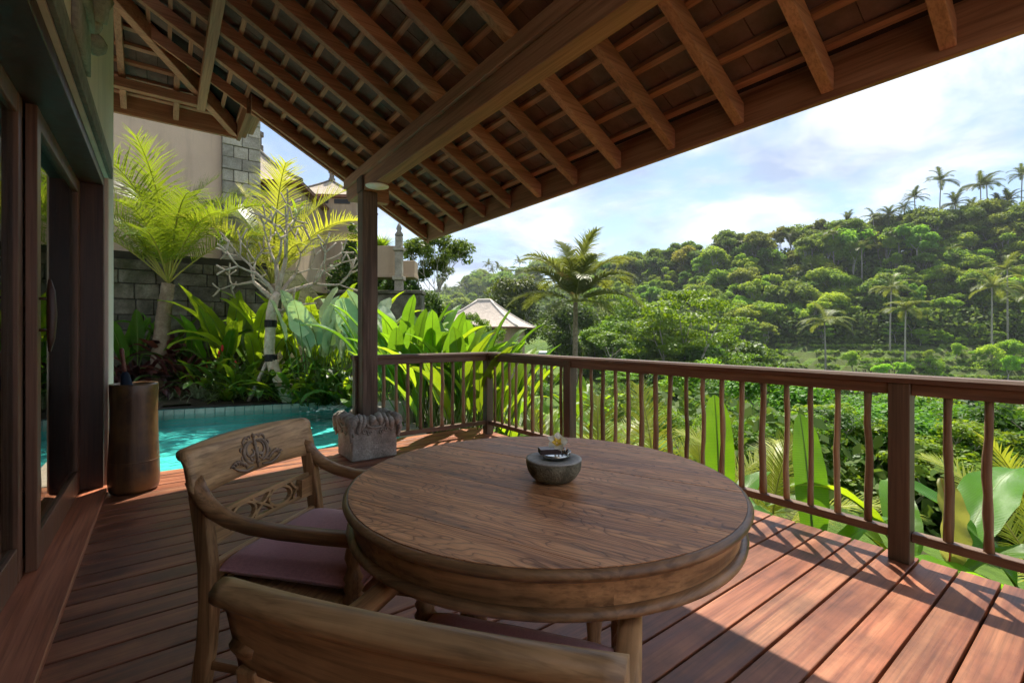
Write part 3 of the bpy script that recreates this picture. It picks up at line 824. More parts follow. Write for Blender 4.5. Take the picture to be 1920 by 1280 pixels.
    b = MB(); b.box(-0.253,0.253,-0.238,-0.214,0.425,0.485); b.build('lower_rail', M_CHX, ch, bevel=0.004)
    # seat frame and cushion
    b = MB(); b.box(-0.275,0.275,0.265,0.303,0.36,0.425); b.box(-0.275,-0.24,-0.20,0.265,0.36,0.425); b.box(0.24,0.275,-0.20,0.265,0.36,0.425); b.box(-0.24,0.24,-0.24,-0.205,0.36,0.424); b.box(-0.24,0.24,-0.205,0.265,0.40,0.415)
    b.build('seat_frame', M_CHX, ch, bevel=0.004)
    V = []; F = []; nx, ny = 22, 20
    hx, hy = 0.252, 0.262
    def cush(u_, v_, top):
        ex = max(0, 1-abs(u_)**7); ey = max(0, 1-abs(v_)**7)
        e = (ex*ey)**0.35
        x = u_*hx*(1-0.018*(1-abs(v_)**2)); y = v_*hy*(1-0.018*(1-abs(u_)**2))+0.038
        wr = 0.003*mnoise.noise(Vector((x*9, y*9, 1.0)))
        return (x, y, (0.458+0.038*e+0.010*(1-u_*u_)*(1-v_*v_)+wr) if top else (0.458-0.031*e))
    for top in (1, 0):
        for i in range(nx+1):
            for j in range(ny+1):
                V.append(cush(-1+2*i/nx, -1+2*j/ny, top))
    o2 = (nx+1)*(ny+1)
    for i in range(nx):
        for j in range(ny):
            a = i*(ny+1)+j
            F.append((a, a+ny+1, a+ny+2, a+1)); F.append((a+o2, a+1+o2, a+ny+2+o2, a+ny+1+o2))
    me = raw_mesh('cushion', V, F, M_CLOTH, True); cu = link('cushion', me, ch)
    p = MB(); rim = []
    for t in np.linspace(0, 4, 81)[:-1]:
        sd = int(t); q = -1+2*(t-sd)
        u_, v_ = ((q,-1),(1,q),(-q,1),(-1,-q))[sd]
        x, y, z = cush(u_, v_, 1); rim.append((x*1.003, y*1.003, 0.459))
    rim.append(rim[0]); p.tube(rim, 0.0042, 6, cap=False); p.build('piping', M_CLOTH, cu, smooth=True)
    # arms sweep down from the crest and run level to the front
    for sg in (-1, 1):
        path = [(-0.283,0.752),(-0.262,0.722),(-0.232,0.688),(-0.19,0.658),(-0.13,0.636),(-0.05,0.622),(0.05,0.616),(0.18,0.614),(0.285,0.614),(0.325,0.608)]
        fr = []
        for i, (y, z) in enumerate(path):
            y0, z_0 = path[max(0,i-1)]; y1, z_1 = path[min(len(path)-1,i+1)]
            t = Vector((0,y1-y0,z_1-z_0)).normalized(); nrm_ = Vector((0,-t.z,t.y))
            x = sg*(WX+0.012*math.sin(PI*i/9))
            fr.append(((x,y,z),(1,0,0),nrm_))
        pr_ = [(0.025*math.cos(q)*(1 if abs(math.cos(q))<0.9 else 1), 0.021*math.sin(q)) for q in np.linspace(0,2*PI,13)[:-1]]
        pr_ = [(max(-0.024,min(0.024,a*1.2)), max(-0.019,min(0.019,c_*1.2))) for a, c_ in pr_]
        b = MB(); b.sweep(pr_, fr); b.build('arm', M_CHY, ch, smooth=True)
        b = MB(); b.lathe([(0.016,0.0),(0.021,0.03),(0.017,0.06),(0.022,0.12),(0.029,0.22),(0.025,0.29),(0.030,0.30),(0.030,0.315),(0.024,0.325),(0.031,0.34),(0.031,0.44),(0.022,0.45),(0.030,0.465),(0.022,0.48),(0.029,0.495),(0.022,0.508),(0.017,0.53),(0.026,0.555),(0.022,0.58),(0.014,0.60)], 18)
        b.build('front_leg', M_CHZ, ch, smooth=True, loc=(sg*0.262, 0.284, 0))
        b = MB(); b.bar((sg*0.262,-0.24,0.16),(sg*0.262,0.27,0.16),0.022,0.03); b.build('stretcher', M_CHY, ch, bevel=0.003)
    return ch
a1 = R(-49.5)
armchair('carved teak armchair with mauve cushion, its back towards the pool', (0.28+0.29*math.cos(a1), 2.005+0.29*math.sin(a1), 0), a1-PI/2)
a2 = R(36.2)
armchair('teak armchair seen from behind, its rolled crest rail nearest the camera', (0.257+0.29*math.cos(a2), 0.597+0.29*math.sin(a2), 0), a2-PI/2)

# ------------------------------------------------------------------ on the table
M_RSTONE = stone('rough_river_stone', (0.085,0.08,0.055), (0.18,0.168,0.12), (0.34,0.32,0.23), 16.0, 1.0, 0.85)
M_CUT = stone('cut_stone', (0.30,0.30,0.285), (0.38,0.38,0.36), (0.46,0.46,0.43), 8.0, 0.2, 0.55)
ash = thing('stone_ashtray', 'grey stone bowl with rough sides and flat cut top on the table', 'ashtray', (0.985, 1.10, TZ+0.001), R(20))
b = MB(); pr = [(0.040,0.0),(0.060,0.004),(0.074,0.016),(0.084,0.034),(0.0885,0.052),(0.088,0.066)]
b.lathe(pr, 40)
b.v = [(x*(1+0.035*mnoise.noise(Vector((x*40,y*40,z*40)))), y*(0.97+0.035*mnoise.noise(Vector((x*40+9,y*40,z*40)))), z) for x,y,z in b.v]
b.build('bowl_side', M_RSTONE, ash, smooth=True)
b = MB(); b.lathe([(0.0875,0.0662),(0.0872,0.069),(0.082,0.0705),(0.052,0.0706),(0.049,0.065),(0.03,0.062),(0.005,0.0615)], 40); b.build('cut_top', M_CUT, ash, smooth=True)
M_CHROME = plain('polished_metal', (0.55,0.57,0.56), 0.18, 0.5, 0.05, metal=1.0)
dish = thing('metal_ashtray', 'round polished metal ash dish sitting in the stone bowl', 'dish', (0.985+0.004, 1.10-0.004, TZ+0.0725), 0)
b = MB(); b.lathe([(0.028,0.0),(0.040,0.001),(0.044,0.006),(0.045,0.012),(0.043,0.0125),(0.041,0.007),(0.030,0.004),(0.004,0.004)], 36); b.build('dish', M_CHROME, dish, smooth=True)
for q in range(5):
    a = R(-70+q*28); b = MB()
    b.tube([(0.043*math.cos(a-0.16),0.043*math.sin(a-0.16),0.011),(0.046*math.cos(a-0.08),0.046*math.sin(a-0.08),0.020),(0.046*math.cos(a+0.08),0.046*math.sin(a+0.08),0.020),(0.043*math.cos(a+0.16),0.043*math.sin(a+0.16),0.011)], 0.0028, 6); b.build('rest', M_CHROME, dish, smooth=True)
M_BOXP = plain('matchbox_print', (0.035,0.022,0.026), 0.45, 0.4, 0.2); M_BOXT = plain('matchbox_top', (0.15,0.10,0.12), 0.35, 0.4, 0.1); M_TRAY = plain('matchbox_tray', (0.42,0.47,0.49), 0.6, 0.3, 0.08)
box = thing('matchbox', 'small dark matchbox lying across the metal ash dish', 'matchbox', (0.972, 1.105, TZ+0.086), R(-28))
b = MB(); b.box(-0.033,0.033,-0.021,0.021,0.0,0.0155); b.build('sleeve', M_BOXP, box, bevel=0.0008)
b = MB(); b.box(-0.0325,0.0325,-0.0205,0.0205,0.0156,0.0160); b.build('top_print', M_BOXT, box)
b = MB(); b.box(0.0332,0.0345,-0.019,0.019,0.0015,0.014); b.build('tray_end', M_TRAY, box)
M_PETAL = leafmat('frangipani_petal', (0.80,0.78,0.62), (0.86,0.84,0.72), (0.75,0.70,0.45), 0.3, 0.5, 0.3, objvar=0.05)
M_PETALY = plain('frangipani_heart', (0.72,0.50,0.06), 0.6, 0.3, 0.2, 60.0)
fl = thing('frangipani_flower', 'white and yellow frangipani blossom resting on the matchbox', 'flower', (0.998, 1.100, TZ+0.112), R(30))
fl.rotation_euler = Vector((-0.45,-0.6,0.75)).to_track_quat('Z','Y').to_euler()
for q in range(5):
    V = []; F = []
    for i in range(7):
        t = i/6; w = 0.0145*math.sin(PI*min(0.98, t*0.86+0.10))
        for j in range(5):
            s_ = -1+j/2
            V.append((0.002+0.030*t, s_*w+0.004*t*t, 0.004+0.016*t-0.010*t*t*t+0.0035*s_*s_+0.003*s_*t))
    for i in range(6):
        for j in range(4): F.append((i*5+j, (i+1)*5+j, (i+1)*5+j+1, i*5+j+1))
    me = raw_mesh('petal', V, F, [M_PETAL, M_PETALY], True)
    me.polygons.foreach_set('material_index', [1 if i < 2 else 0 for i in range(6) for j in range(4)])
    link('petal', me, fl, rot=(R(8), 0, R(72*q)), scale=1.05)

# ------------------------------------------------------------------ bamboo umbrella stand
def bamboo():
    k = N('old_bamboo'); v = k.co('Object', (14,14,0.9), rnd=0)
    a = k.noise(v, 1.0, 6, 0.6, 0.6); sp = k.noise(k.co('Object', (3,3,3)), 1.4, 5, 0.6)
    c = k.ramp(a, [(0.3, (0.040,0.019,0.010)), (0.52, (0.095,0.046,0.021)), (0.72, (0.17,0.088,0.036))])
    c = k.mix(k.ramp(sp, [(0.44, 0.0), (0.62, 0.7)]), c, (0.22,0.105,0.030))
    return k.done(k.pbr(c, k.ramp(a, [(0.2,0.25),(0.8,0.42)]), k.bump(a, 0.12, 0.005), 0.5, coat=0.3))
M_BAMB = bamboo()
stand = thing('bamboo_stand', 'tall brown giant bamboo stand by the sliding doors', 'umbrella stand', (-0.185, 4.70, 0))
b = MB(); b.lathe([(0.125,0.0),(0.146,0.006),(0.158,0.03),(0.163,0.08),(0.163,0.16),(0.159,0.26),(0.154,0.38),(0.150,0.50),(0.149,0.62),(0.151,0.74),(0.153,0.823),(0.151,0.835),(0.137,0.835),(0.134,0.82),(0.132,0.5),(0.13,0.05),(0.01,0.045)], 44)
b.build('bamboo_tube', M_BAMB, stand, smooth=True)
b = MB(); b.lathe([(0.1535,0.232),(0.162,0.236),(0.1605,0.243),(0.155,0.246)], 44, cap=False); b.build('node_ring', M_BAMB, stand, smooth=True)
M_UMB = plain('umbrella_cloth', (0.02,0.03,0.05), 0.8, 0.2, 0.2); M_UHAND = plain('umbrella_handle', (0.16,0.045,0.03), 0.35, 0.5, 0.5, 40.0)
um = thing('umbrella', 'folded dark blue umbrella with ringed brown handle in the bamboo stand', 'umbrella', (-0.15, 4.715, 0.06), R(0))
um.rotation_euler = (R(3), R(-6), 0)
b = MB(); b.tube([(0,0,0.0),(0,0,0.3),(0,0,0.76),(0,0,0.855),(0,0,0.875)], [0.012,0.034,0.040,0.026,0.014], 10); b.build('canopy', M_UMB, um, smooth=True)
b = MB(); b.lathe([(0.010,0.87),(0.0135,0.885)]+[(0.0115 if i%2 else 0.016, 0.895+0.0125*i) for i in range(9)]+[(0.013,1.01),(0.017,1.03),(0.012,1.055),(0.003,1.06)], 12); b.build('handle', M_UHAND, um, smooth=True)
# ------------------------------------------------------------------ plant makers
def blade(name, mats, stalk, L, W, e0, bend, fold=0.25, wave=0.02, ns=12, nc=6, peak=0.45, seed=0, sr=0.012, tear=0.0, pw=0.5):
    """one leaf: stalk from the origin, then a blade; leans towards +Y. mats = (blade, stalk)"""
    rs = np.random.RandomState(seed)
    P = []; ang = e0; p = np.zeros(3); n1 = 5
    for i in range(n1+1):
        P.append((p.copy(), ang))
        if i < n1: p = p + np.array([0, math.cos(ang), math.sin(ang)])*stalk/n1; ang -= bend*0.12/n1
    C = [(p.copy(), ang)]
    for i in range(ns):
        p = p + np.array([0, math.cos(ang), math.sin(ang)])*L/ns; ang -= bend/ns*(0.4+1.2*i/ns)
        C.append((p.copy(), ang))
    V = []; F = []; MI = []; UV = []
    m = 5
    for i, (q, a) in enumerate(P + C[1:]):
        t = i/(len(P)+len(C)-2); r = sr*(1-0.8*t)
        up = np.array([0, -math.sin(a), math.cos(a)])
        for k_ in range(m):
            th = 2*PI*k_/m
            V.append(q - up*r*0.6 + np.array([1,0,0])*r*math.cos(th) + up*r*math.sin(th)); UV.append((t, 0.5))
    T = len(P)+len(C)-1
    for i in range(T-1):
        for k_ in range(m):
            F.append((i*m+k_, i*m+(k_+1)%m, (i+1)*m+(k_+1)%m, (i+1)*m+k_)); MI.append(1)
    o = len(V)
    ph = rs.uniform(0, 6)
    for i, (q, a) in enumerate(C):
        t = i/ns
        if peak < 0.5: tt = t**(math.log(0.5)/math.log(peak))
        else: tt = t
        w = W*0.5*(math.sin(PI*min(1, max(0, tt)))**pw if pw > 0 else (max(0, 1-abs(2*tt-1)**(-pw))**0.5))
        if i == ns: w = W*0.012
        if i == 0: w = W*0.05
        up = np.array([0, -math.sin(a), math.cos(a)])
        for j in range(nc+1):
            s_ = -1+2*j/nc
            wv = wave*math.sin(9*t+ph+2.0*s_)*abs(s_) + wave*0.6*math.sin(23*t+ph*2+s_*3)*abs(s_)
            tw = w*(1-tear*rs.rand()*abs(s_)**3)
            V.append(q + np.array([1,0,0])*s_*tw*math.cos(fold) + up*(abs(s_)*tw*math.sin(fold)+wv)); UV.append((t, 0.5+0.5*s_))
    for i in range(ns):
        for j in range(nc):
            a = o+i*(nc+1)+j; F.append((a, a+nc+1, a+nc+2, a+1)); MI.append(0)
    me = raw_mesh(name, np.array(V), np.array(F), list(mats), True)
    me.polygons.foreach_set('material_index', MI)
    uvl = me.uv_layers.new(name='UV'); UV = np.array(UV, dtype=np.float32)
    idx = np.array(F).ravel(); uvl.data.foreach_set('uv', UV[idx].ravel())
    return me

def frond(name, mats, L, e0, bend, nl=46, ll=0.42, lw=0.022, droop=0.5, seed=0, start=0.16, vee=0.35, seg=2, rr=0.014, twist=0.0):
    """pinnate palm leaf leaning towards +Y; mats = (leaflet, midrib)"""
    rs = np.random.RandomState(seed)
    ns = 14; p = np.zeros(3); ang = e0; C = [(p.copy(), ang)]
    for i in range(ns):
        p = p + np.array([0, math.cos(ang), math.sin(ang)])*L/ns
        ang -= bend/ns*(0.25+1.5*i/ns); C.append((p.copy(), ang))
    V = []; F = []; MI = []
    m = 4
    for i, (q, a) in enumerate(C):
        t = i/ns; r = rr*(1.5-1.25*t)
        up = np.array([0, -math.sin(a), math.cos(a)])
        for k_ in range(m):
            th = 2*PI*k_/m; V.append(q + np.array([1,0,0])*r*math.cos(th)*1.2 + up*r*math.sin(th)*0.8)
    for i in range(ns):
        for k_ in range(m):
            F.append((i*m+k_, i*m+(k_+1)%m, (i+1)*m+(k_+1)%m, (i+1)*m+k_)); MI.append(1)
    for i in range(nl):
        t = start+(0.995-start)*i/(nl-1)
        f = t*ns; i0 = min(ns-1, int(f)); fr = f-i0
        q = C[i0][0]*(1-fr)+C[i0+1][0]*fr; a = C[i0][1]*(1-fr)+C[i0+1][1]*fr
        fw = np.array([0, math.cos(a), math.sin(a)]); up = np.array([0, -math.sin(a), math.cos(a)])
        prof = (0.45+0.55*math.sin(PI*min(1, 0.12+0.83*t)))*(1.0 if t < 0.8 else 1-1.6*(t-0.8))
        for sg in (-1, 1):
            l_ = ll*prof*rs.uniform(0.82, 1.1)
            fa = 0.35+0.55*t+rs.uniform(-0.12, 0.12)      # sweep forward
            d = np.array([sg,0,0])*math.cos(fa)+fw*math.sin(fa); d = d + up*vee*rs.uniform(0.6, 1.3); d /= np.linalg.norm(d)
            wdir = np.cross(d, up); wdir /= np.linalg.norm(wdir)+1e-6
            o = len(V); pt = q.copy(); dd = d.copy(); w0 = lw*rs.uniform(0.8, 1.2)
            for s_ in range(seg+1):
                tt = s_/seg; w = w0*(1-tt)**0.6 if s_ < seg else w0*0.06
                V.append(pt - wdir*w*0.5); V.append(pt + wdir*w*0.5)
                if s_ < seg:
                    pt = pt + dd*l_/seg
                    dd = dd + np.array([0,0,-1])*droop*rs.uniform(0.6,1.4)*(1.0/seg); dd /= np.linalg.norm(dd)
            for s_ in range(seg):
                F.append((o+2*s_, o+2*s_+1, o+2*s_+3, o+2*s_+2)); MI.append(0)
    me = raw_mesh(name, np.array(V), np.array(F), list(mats))
    me.polygons.foreach_set('material_index', MI)
    return me

def cloud(rs, blobs, n, size, up=0.45, shell=0.55, asp=0.55):
    """n leaf-sized faces spread through the listed ellipsoids; returns V, F"""
    B = np.array(blobs, dtype=float); vol = (B[:,3]*B[:,4]*B[:,5])**0.7; pr = vol/vol.sum()
    idx = rs.choice(len(B), n, p=pr)
    d = rs.normal(size=(n,3)); d /= np.linalg.norm(d, axis=1)[:,None]
    r = shell+(1-shell)*rs.rand(n)**0.6
    r *= 1+0.22*rs.normal(size=n)*0.5
    c = B[idx,:3]+d*r[:,None]*B[idx,3:6]
    nr = d*0.6+np.array([0,0,up])+rs.normal(size=(n,3))*0.45
    nr /= np.linalg.norm(nr, axis=1)[:,None]
    a = np.cross(nr, rs.normal(size=(n,3))); a /= np.linalg.norm(a, axis=1)[:,None]
    b = np.cross(nr, a)
    sz = size*rs.uniform(0.6, 1.35, n)
    A = a*sz[:,None]*0.5; Bv = b*(sz*asp)[:,None]*0.5
    bendv = nr*(sz*0.12)[:,None]
    V = np.empty((n,4,3)); V[:,0] = c-A-bendv; V[:,1] = c-Bv; V[:,2] = c+A-bendv; V[:,3] = c+Bv
    return V.reshape(-1,3), np.arange(n*4).reshape(n,4)

def limb_mesh(name, mat, limbs, n=6):
    b = MB()
    for pts, rad in limbs: b.tube(pts, rad, n)
    return b.mesh(name, mat, True)

def grow(rs, p, d, L, r, depth, limbs, tips, spread=0.6, nch=3, upb=0.15, shrink=0.72, wob=0.12, rmin=0.004):
    """simple recursive branching; fills limbs and tips"""
    pts = [p.copy()]; rad = [r]; q = p.copy(); dd = d.copy(); k_ = 4
    for i in range(k_):
        dd = dd + rs.normal(size=3)*wob + np.array([0,0,upb*0.3]); dd /= np.linalg.norm(dd)
        q = q + dd*L/k_; pts.append(q.copy()); rad.append(max(rmin, r*(1-0.35*(i+1)/k_)))
    limbs.append((pts, rad))
    if depth == 0: tips.append(q.copy()); return
    c = rs.randint(2, nch+1)
    a0 = rs.uniform(0, 6.28)
    for i in range(c):
        ax = np.cross(dd, np.array([math.cos(a0+i*2*PI/c), math.sin(a0+i*2*PI/c), 0.3])); ax /= np.linalg.norm(ax)+1e-6
        nd = dd*math.cos(spread*rs.uniform(0.7,1.2))+ax*math.sin(spread*rs.uniform(0.7,1.2)); nd += np.array([0,0,upb]); nd /= np.linalg.norm(nd)
        grow(rs, q, nd, L*shrink*rs.uniform(0.8,1.15), rad[-1]*0.78, depth-1, limbs, tips, spread, nch, upb, shrink, wob, rmin)

# ------------------------------------------------------------------ plant materials
G_FROND = leafmat('palm_green', (0.075,0.150,0.012), (0.13,0.22,0.02), (0.34,0.44,0.02), 0.48, 0.38, 0.4)
G_FRONDY = leafmat('palm_yellow', (0.21,0.28,0.03), (0.34,0.37,0.05), (0.62,0.64,0.05), 0.5, 0.4, 0.4)
G_FRONDP = leafmat('palm_pale', (0.45,0.42,0.18), (0.62,0.58,0.34), (0.75,0.70,0.32), 0.45, 0.4, 0.4)
G_RIB = plain('palm_rib', (0.30,0.29,0.05), 0.5, 0.4, 0.2)
G_BROAD = leafmat('broad_green', (0.055,0.165,0.016), (0.11,0.25,0.02), (0.26,0.50,0.02), 0.48, 0.34, 0.45, island=False, vein=26.0, objvar=0.3)
G_BRIGHT = leafmat('broad_bright', (0.13,0.26,0.018), (0.20,0.33,0.02), (0.45,0.62,0.02), 0.5, 0.36, 0.4, island=False, vein=26.0, objvar=0.3)
G_PALE = leafmat('broad_glaucous', (0.44,0.55,0.40), (0.54,0.64,0.48), (0.36,0.52,0.18), 0.3, 0.5, 0.3, island=False, vein=22.0, objvar=0.15)
G_DEEP = leafmat('deep_green', (0.028,0.085,0.014), (0.055,0.14,0.02), (0.14,0.30,0.02), 0.4, 0.32, 0.45, island=False, vein=18.0, objvar=0.35)
G_RED = leafmat('cordyline_red', (0.050,0.018,0.020), (0.110,0.034,0.030), (0.16,0.035,0.03), 0.3, 0.38, 0.45, island=False, objvar=0.5)
G_STRIPE = leafmat('variegated_strap', (0.30,0.40,0.22), (0.48,0.56,0.36), (0.45,0.55,0.25), 0.35, 0.45, 0.35)
G_STALK = plain('green_stalk', (0.12,0.20,0.035), 0.5, 0.4, 0.25)
G_TREE = leafmat('tree_leaf', (0.035,0.082,0.012), (0.085,0.15,0.020), (0.20,0.32,0.03), 0.38, 0.5, 0.3, objvar=0.2)
G_HILL = leafmat('hill_leaf', (0.075,0.130,0.022), (0.175,0.235,0.042), (0.38,0.48,0.06), 0.43, 0.6, 0.2, objvar=0.22)
B_PALM = stone('palm_bark', (0.16,0.115,0.075), (0.27,0.21,0.145), (0.40,0.33,0.24), 6.0, 0.8)
B_PALE = stone('pale_bark', (0.33,0.275,0.205), (0.50,0.43,0.335), (0.64,0.57,0.465), 9.0, 0.5)
B_BROWN = stone('brown_bark', (0.10,0.075,0.05), (0.17,0.13,0.09), (0.25,0.20,0.15), 6.0, 0.6)
B_GREY = stone('grey_bark', (0.26,0.23,0.19), (0.36,0.33,0.28), (0.46,0.43,0.38), 5.0, 0.4)
M_SOIL = stone('garden_soil', (0.022,0.017,0.012), (0.040,0.032,0.020), (0.07,0.06,0.035), 4.0, 1.0, moss=(0.03,0.05,0.012))

# leaf variants shared by many plants
HEL = [blade('leaf', (G_BROAD, G_STALK), 0.55+0.12*i, 1.0+0.12*(i%3), 0.24+0.02*(i%2), R(84), [0.35,0.6,0.9,0.5,1.3][i], 0.28, 0.012, 14, 6, 0.42, i) for i in range(5)]
HELB = [blade('leaf', (G_BRIGHT, G_STALK), 0.50+0.12*i, 0.95+0.12*(i%3), 0.23+0.02*(i%2), R(84), [0.3,0.55,0.9,0.5,1.2][i], 0.28, 0.012, 14, 6, 0.42, 20+i) for i in range(5)]
CAL = [blade('leaf', (G_PALE, G_STALK), 1.0+0.1*i, 0.72, 0.42, R(86), [0.15,0.3,0.45,0.6][i], 0.16, 0.014, 12, 8, 0.45, 40+i, 0.011) for i in range(4)]
GIN = [blade('leaf', (G_DEEP, G_STALK), 0.18+0.08*i, 0.52, 0.11, R(70), [0.8,1.3,1.0,1.6][i], 0.3, 0.006, 9, 4, 0.4, 60+i, 0.006) for i in range(4)]
GINB = [blade('leaf', (G_BRIGHT, G_STALK), 0.16+0.08*i, 0.46, 0.10, R(70), [0.8,1.3,1.0,1.6][i], 0.3, 0.006, 9, 4, 0.4, 70+i, 0.006) for i in range(4)]
COR = [blade('leaf', (G_RED, G_RED), 0.06, 0.42+0.05*i, 0.105, R(62), [0.7,1.2,1.7][i], 0.35, 0.006, 8, 4, 0.5, 80+i, 0.006) for i in range(3)]
BAN = [blade('leaf', (G_BRIGHT, G_STALK), 0.5+0.1*i, 1.25+0.1*i, 0.36, R(82), [0.4,0.9,1.5,2.0][i], 0.22, 0.02, 18, 8, 0.42, 90+i, 0.017, 0.06) for i in range(4)]
def strap_tuft(name, mat, n, L, w, rs, e=(0.7,1.45), bend=(1.0,2.6)):
    V = []; F = []
    for i in range(n):
        az = rs.uniform(0, 6.28); el = rs.uniform(*e); bd = rs.uniform(*bend); l_ = L*rs.uniform(0.6, 1.1); ww = w*rs.uniform(0.7,1.2)
        q = np.array([rs.uniform(-0.05,0.05), rs.uniform(-0.05,0.05), 0]); o = len(V); a = el; k_ = 6
        h = np.array([math.cos(az), math.sin(az), 0]); sd = np.array([-math.sin(az), math.cos(az), 0])
        for j in range(k_+1):
            wj = ww*(1-(j/k_)**2)+0.001
            V.append(q-sd*wj*0.5); V.append(q+sd*wj*0.5)
            q = q+(h*math.cos(a)+np.array([0,0,1])*math.sin(a))*l_/k_; a -= bd/k_
        for j in range(k_): F.append((o+2*j, o+2*j+1, o+2*j+3, o+2*j+2))
    return raw_mesh(name, np.array(V), np.array(F), mat)

def clump(name, label, cat, loc, meshes, n, rs, spread=0.12, tilt=(0.0,0.35), sc=(0.8,1.15), group=None, col=None, face=None):
    t = thing(name, label, cat, loc, rs.uniform(0, 6.28), group)
    for i in range(n):
        a = 2*PI*i/n*1.0+rs.uniform(-0.5,0.5) if face is None else face+rs.uniform(-1.0,1.0)-t.rotation_euler.z
        r = spread*math.sqrt(rs.rand()); s_ = rs.uniform(*sc); tl = rs.uniform(*tilt)
        o = link('leaf', meshes[rs.randint(len(meshes))], t, (r*math.cos(a), r*math.sin(a), 0))
        o.rotation_euler = (Matrix.Rotation(a-PI/2, 4, 'Z') @ Matrix.Rotation(-tl, 4, 'X') @ Matrix.Rotation(rs.uniform(-0.25,0.25), 4, 'Z')).to_euler()
        o.scale = (s_,)*3
        if col is not None: o.color = (*[c*rs.uniform(0.85,1.15) for c in col], 1)
    return t
def palm(label, base, top, r0, r1, fronds, group=None, bark=None, name='coconut_palm', rings=True):
    """fronds: list of (mesh, azimuth, tilt, scale)"""
    t = thing(name, label, 'palm', base, 0, group)
    T = Vector(top)-Vector(base); b = MB(); n = 34 if rings else 8; pts = []; rad = []
    for i in range(n):
        q = i/(n-1); bow = Vector((T.x*q*q, T.y*q*q, T.z*q)); pts.append(bow)
        rad.append((r0+(r1-r0)*q)*(1.35-0.35*min(1,q*6))*(1.0+(0.05 if i % 2 else -0.03)) if rings else r0+(r1-r0)*q)
    b.tube(pts, rad, 12 if rings else 6); b.build('trunk', bark or B_PALM, t, smooth=True)
    for me, az, tl, s_ in fronds:
        o = link('frond', me, t, (T.x, T.y, T.z))
        o.rotation_euler = (Matrix.Rotation(az, 4, 'Z') @ Matrix.Rotation(tl, 4, 'X')).to_euler(); o.scale = (s_,)*3
    return t
# ------------------------------------------------------------------ pool
POOL = [(-0.13,5.22),(2.32,5.22),(3.15,9.35),(-0.15,10.25)]
M_BASIN = plain('turquoise_basin', (0.10,0.70,0.66), 0.5, 0.4, 0.2, 1.2)
k = N('pool_water')
nb = k.noise(k.co('Object', (1,1,1)), 4.2, 3, 0.55, 0.6); nb2 = k.noise(k.co('Object', (1,1,1)), 14.0, 2, 0.5, 0.3)
nrm = k.bump(k.math('ADD', nb, k.math('MULTIPLY', nb2, 0.25)), 0.6, 0.07)
tr = k.n('ShaderNodeBsdfTransparent'); tr.inputs['Color'].default_value = (0.84,0.99,0.98,1)
gl = k.n('ShaderNodeBsdfGlossy'); gl.inputs['Roughness'].default_value = 0.03; k.l(nrm, gl.inputs['Normal'])
fr = k.n('ShaderNodeFresnel'); fr.inputs['IOR'].default_value = 1.33; k.l(nrm, fr.inputs['Normal'])
ms = k.n('ShaderNodeMixShader'); k.l(fr.outputs[0], ms.inputs[0]); k.l(tr.outputs[0], ms.inputs[1]); k.l(gl.outputs[0], ms.inputs[2])
M_WATER = k.done(ms.outputs[0])
b = MB(); b.add([(x,y,-0.2) for x,y in POOL], [(0,1,2,3)]); tag(b.build('pool_water', M_WATER), kind='structure')
b = MB()
b.add([(x,y,-0.43) for x,y in POOL]+[(x,y,-0.102) for x,y in POOL], [(0,1,2,3)]+[(i,(i+1)%4,(i+1)%4+4,i+4) for i in range(4)])
basin = tag(b.build('pool_basin', M_BASIN), kind='structure')
M_TILEP = plain('pale_pool_tile', (0.42,0.48,0.42), 0.35, 0.5, 0.25, 8.0)
def along(p, q, t): return (p[0]+(q[0]-p[0])*t, p[1]+(q[1]-p[1])*t)
# waterline tiles along the far wall
pa, pb = POOL[3], POOL[2]; ln = math.hypot(pb[0]-pa[0], pb[1]-pa[1]); nt_ = 22
az = math.atan2(pb[1]-pa[1], pb[0]-pa[0])
tm = MB(); tm.box(-ln/nt_/2+0.006, ln/nt_/2-0.006, -0.02, -0.004, -0.28, -0.115); tme = tm.mesh('waterline_tile', M_TILEP)
for i in range(nt_):
    x, y = along(pa, pb, (i+0.5)/nt_); link('waterline_tile', tme, basin, (x,y,0), (0,0,az))
M_COPE = stone('dark_coping', (0.035,0.035,0.032), (0.06,0.058,0.052), (0.10,0.097,0.085), 3.0, 0.4, 0.6)
cope = tag(MB().box(-0.2,3.4,10.55,10.56,-0.4,-0.35).build('pool_coping', M_COPE), kind='structure')
cm = MB(); w_ = ln/9; cm.box(-w_/2+0.004, w_/2-0.004, 0.0, 0.24, -0.2, -0.09); cme = cm.mesh('coping_stone', M_COPE)
for i in range(9):
    x, y = along(pa, pb, (i+0.5)/9); link('coping_stone', cme, cope, (x,y,0), (0,0,az))
M_GREYST = stone('grey_pool_stone', (0.24,0.23,0.205), (0.34,0.33,0.30), (0.46,0.45,0.41), 4.0, 0.4, 0.85)
pa2, pb2 = POOL[1], POOL[2]; ln2 = math.hypot(pb2[0]-pa2[0], pb2[1]-pa2[1]); az2 = math.atan2(pb2[1]-pa2[1], pb2[0]-pa2[0])
cm = MB(); cm.box(-ln2/14+0.004, ln2/14-0.004, -0.36, 0.0, -0.3, -0.08); cme = cm.mesh('coping_stone', M_GREYST)
for i in range(7):
    x, y = along(pa2, pb2, (i+0.5)/7); link('coping_stone', cme, cope, (x,y,0), (0,0,az2))
b = MB(); b.lathe([(0.30,-0.35),(0.31,0.10),(0.295,0.16),(0.26,0.185),(0.02,0.19)], 32)
tag(b.build('stone_plinth', M_GREYST, None, smooth=True, loc=(2.78,6.75,0)), 'low round grey stone block standing at the pool side behind the column', 'stone block')
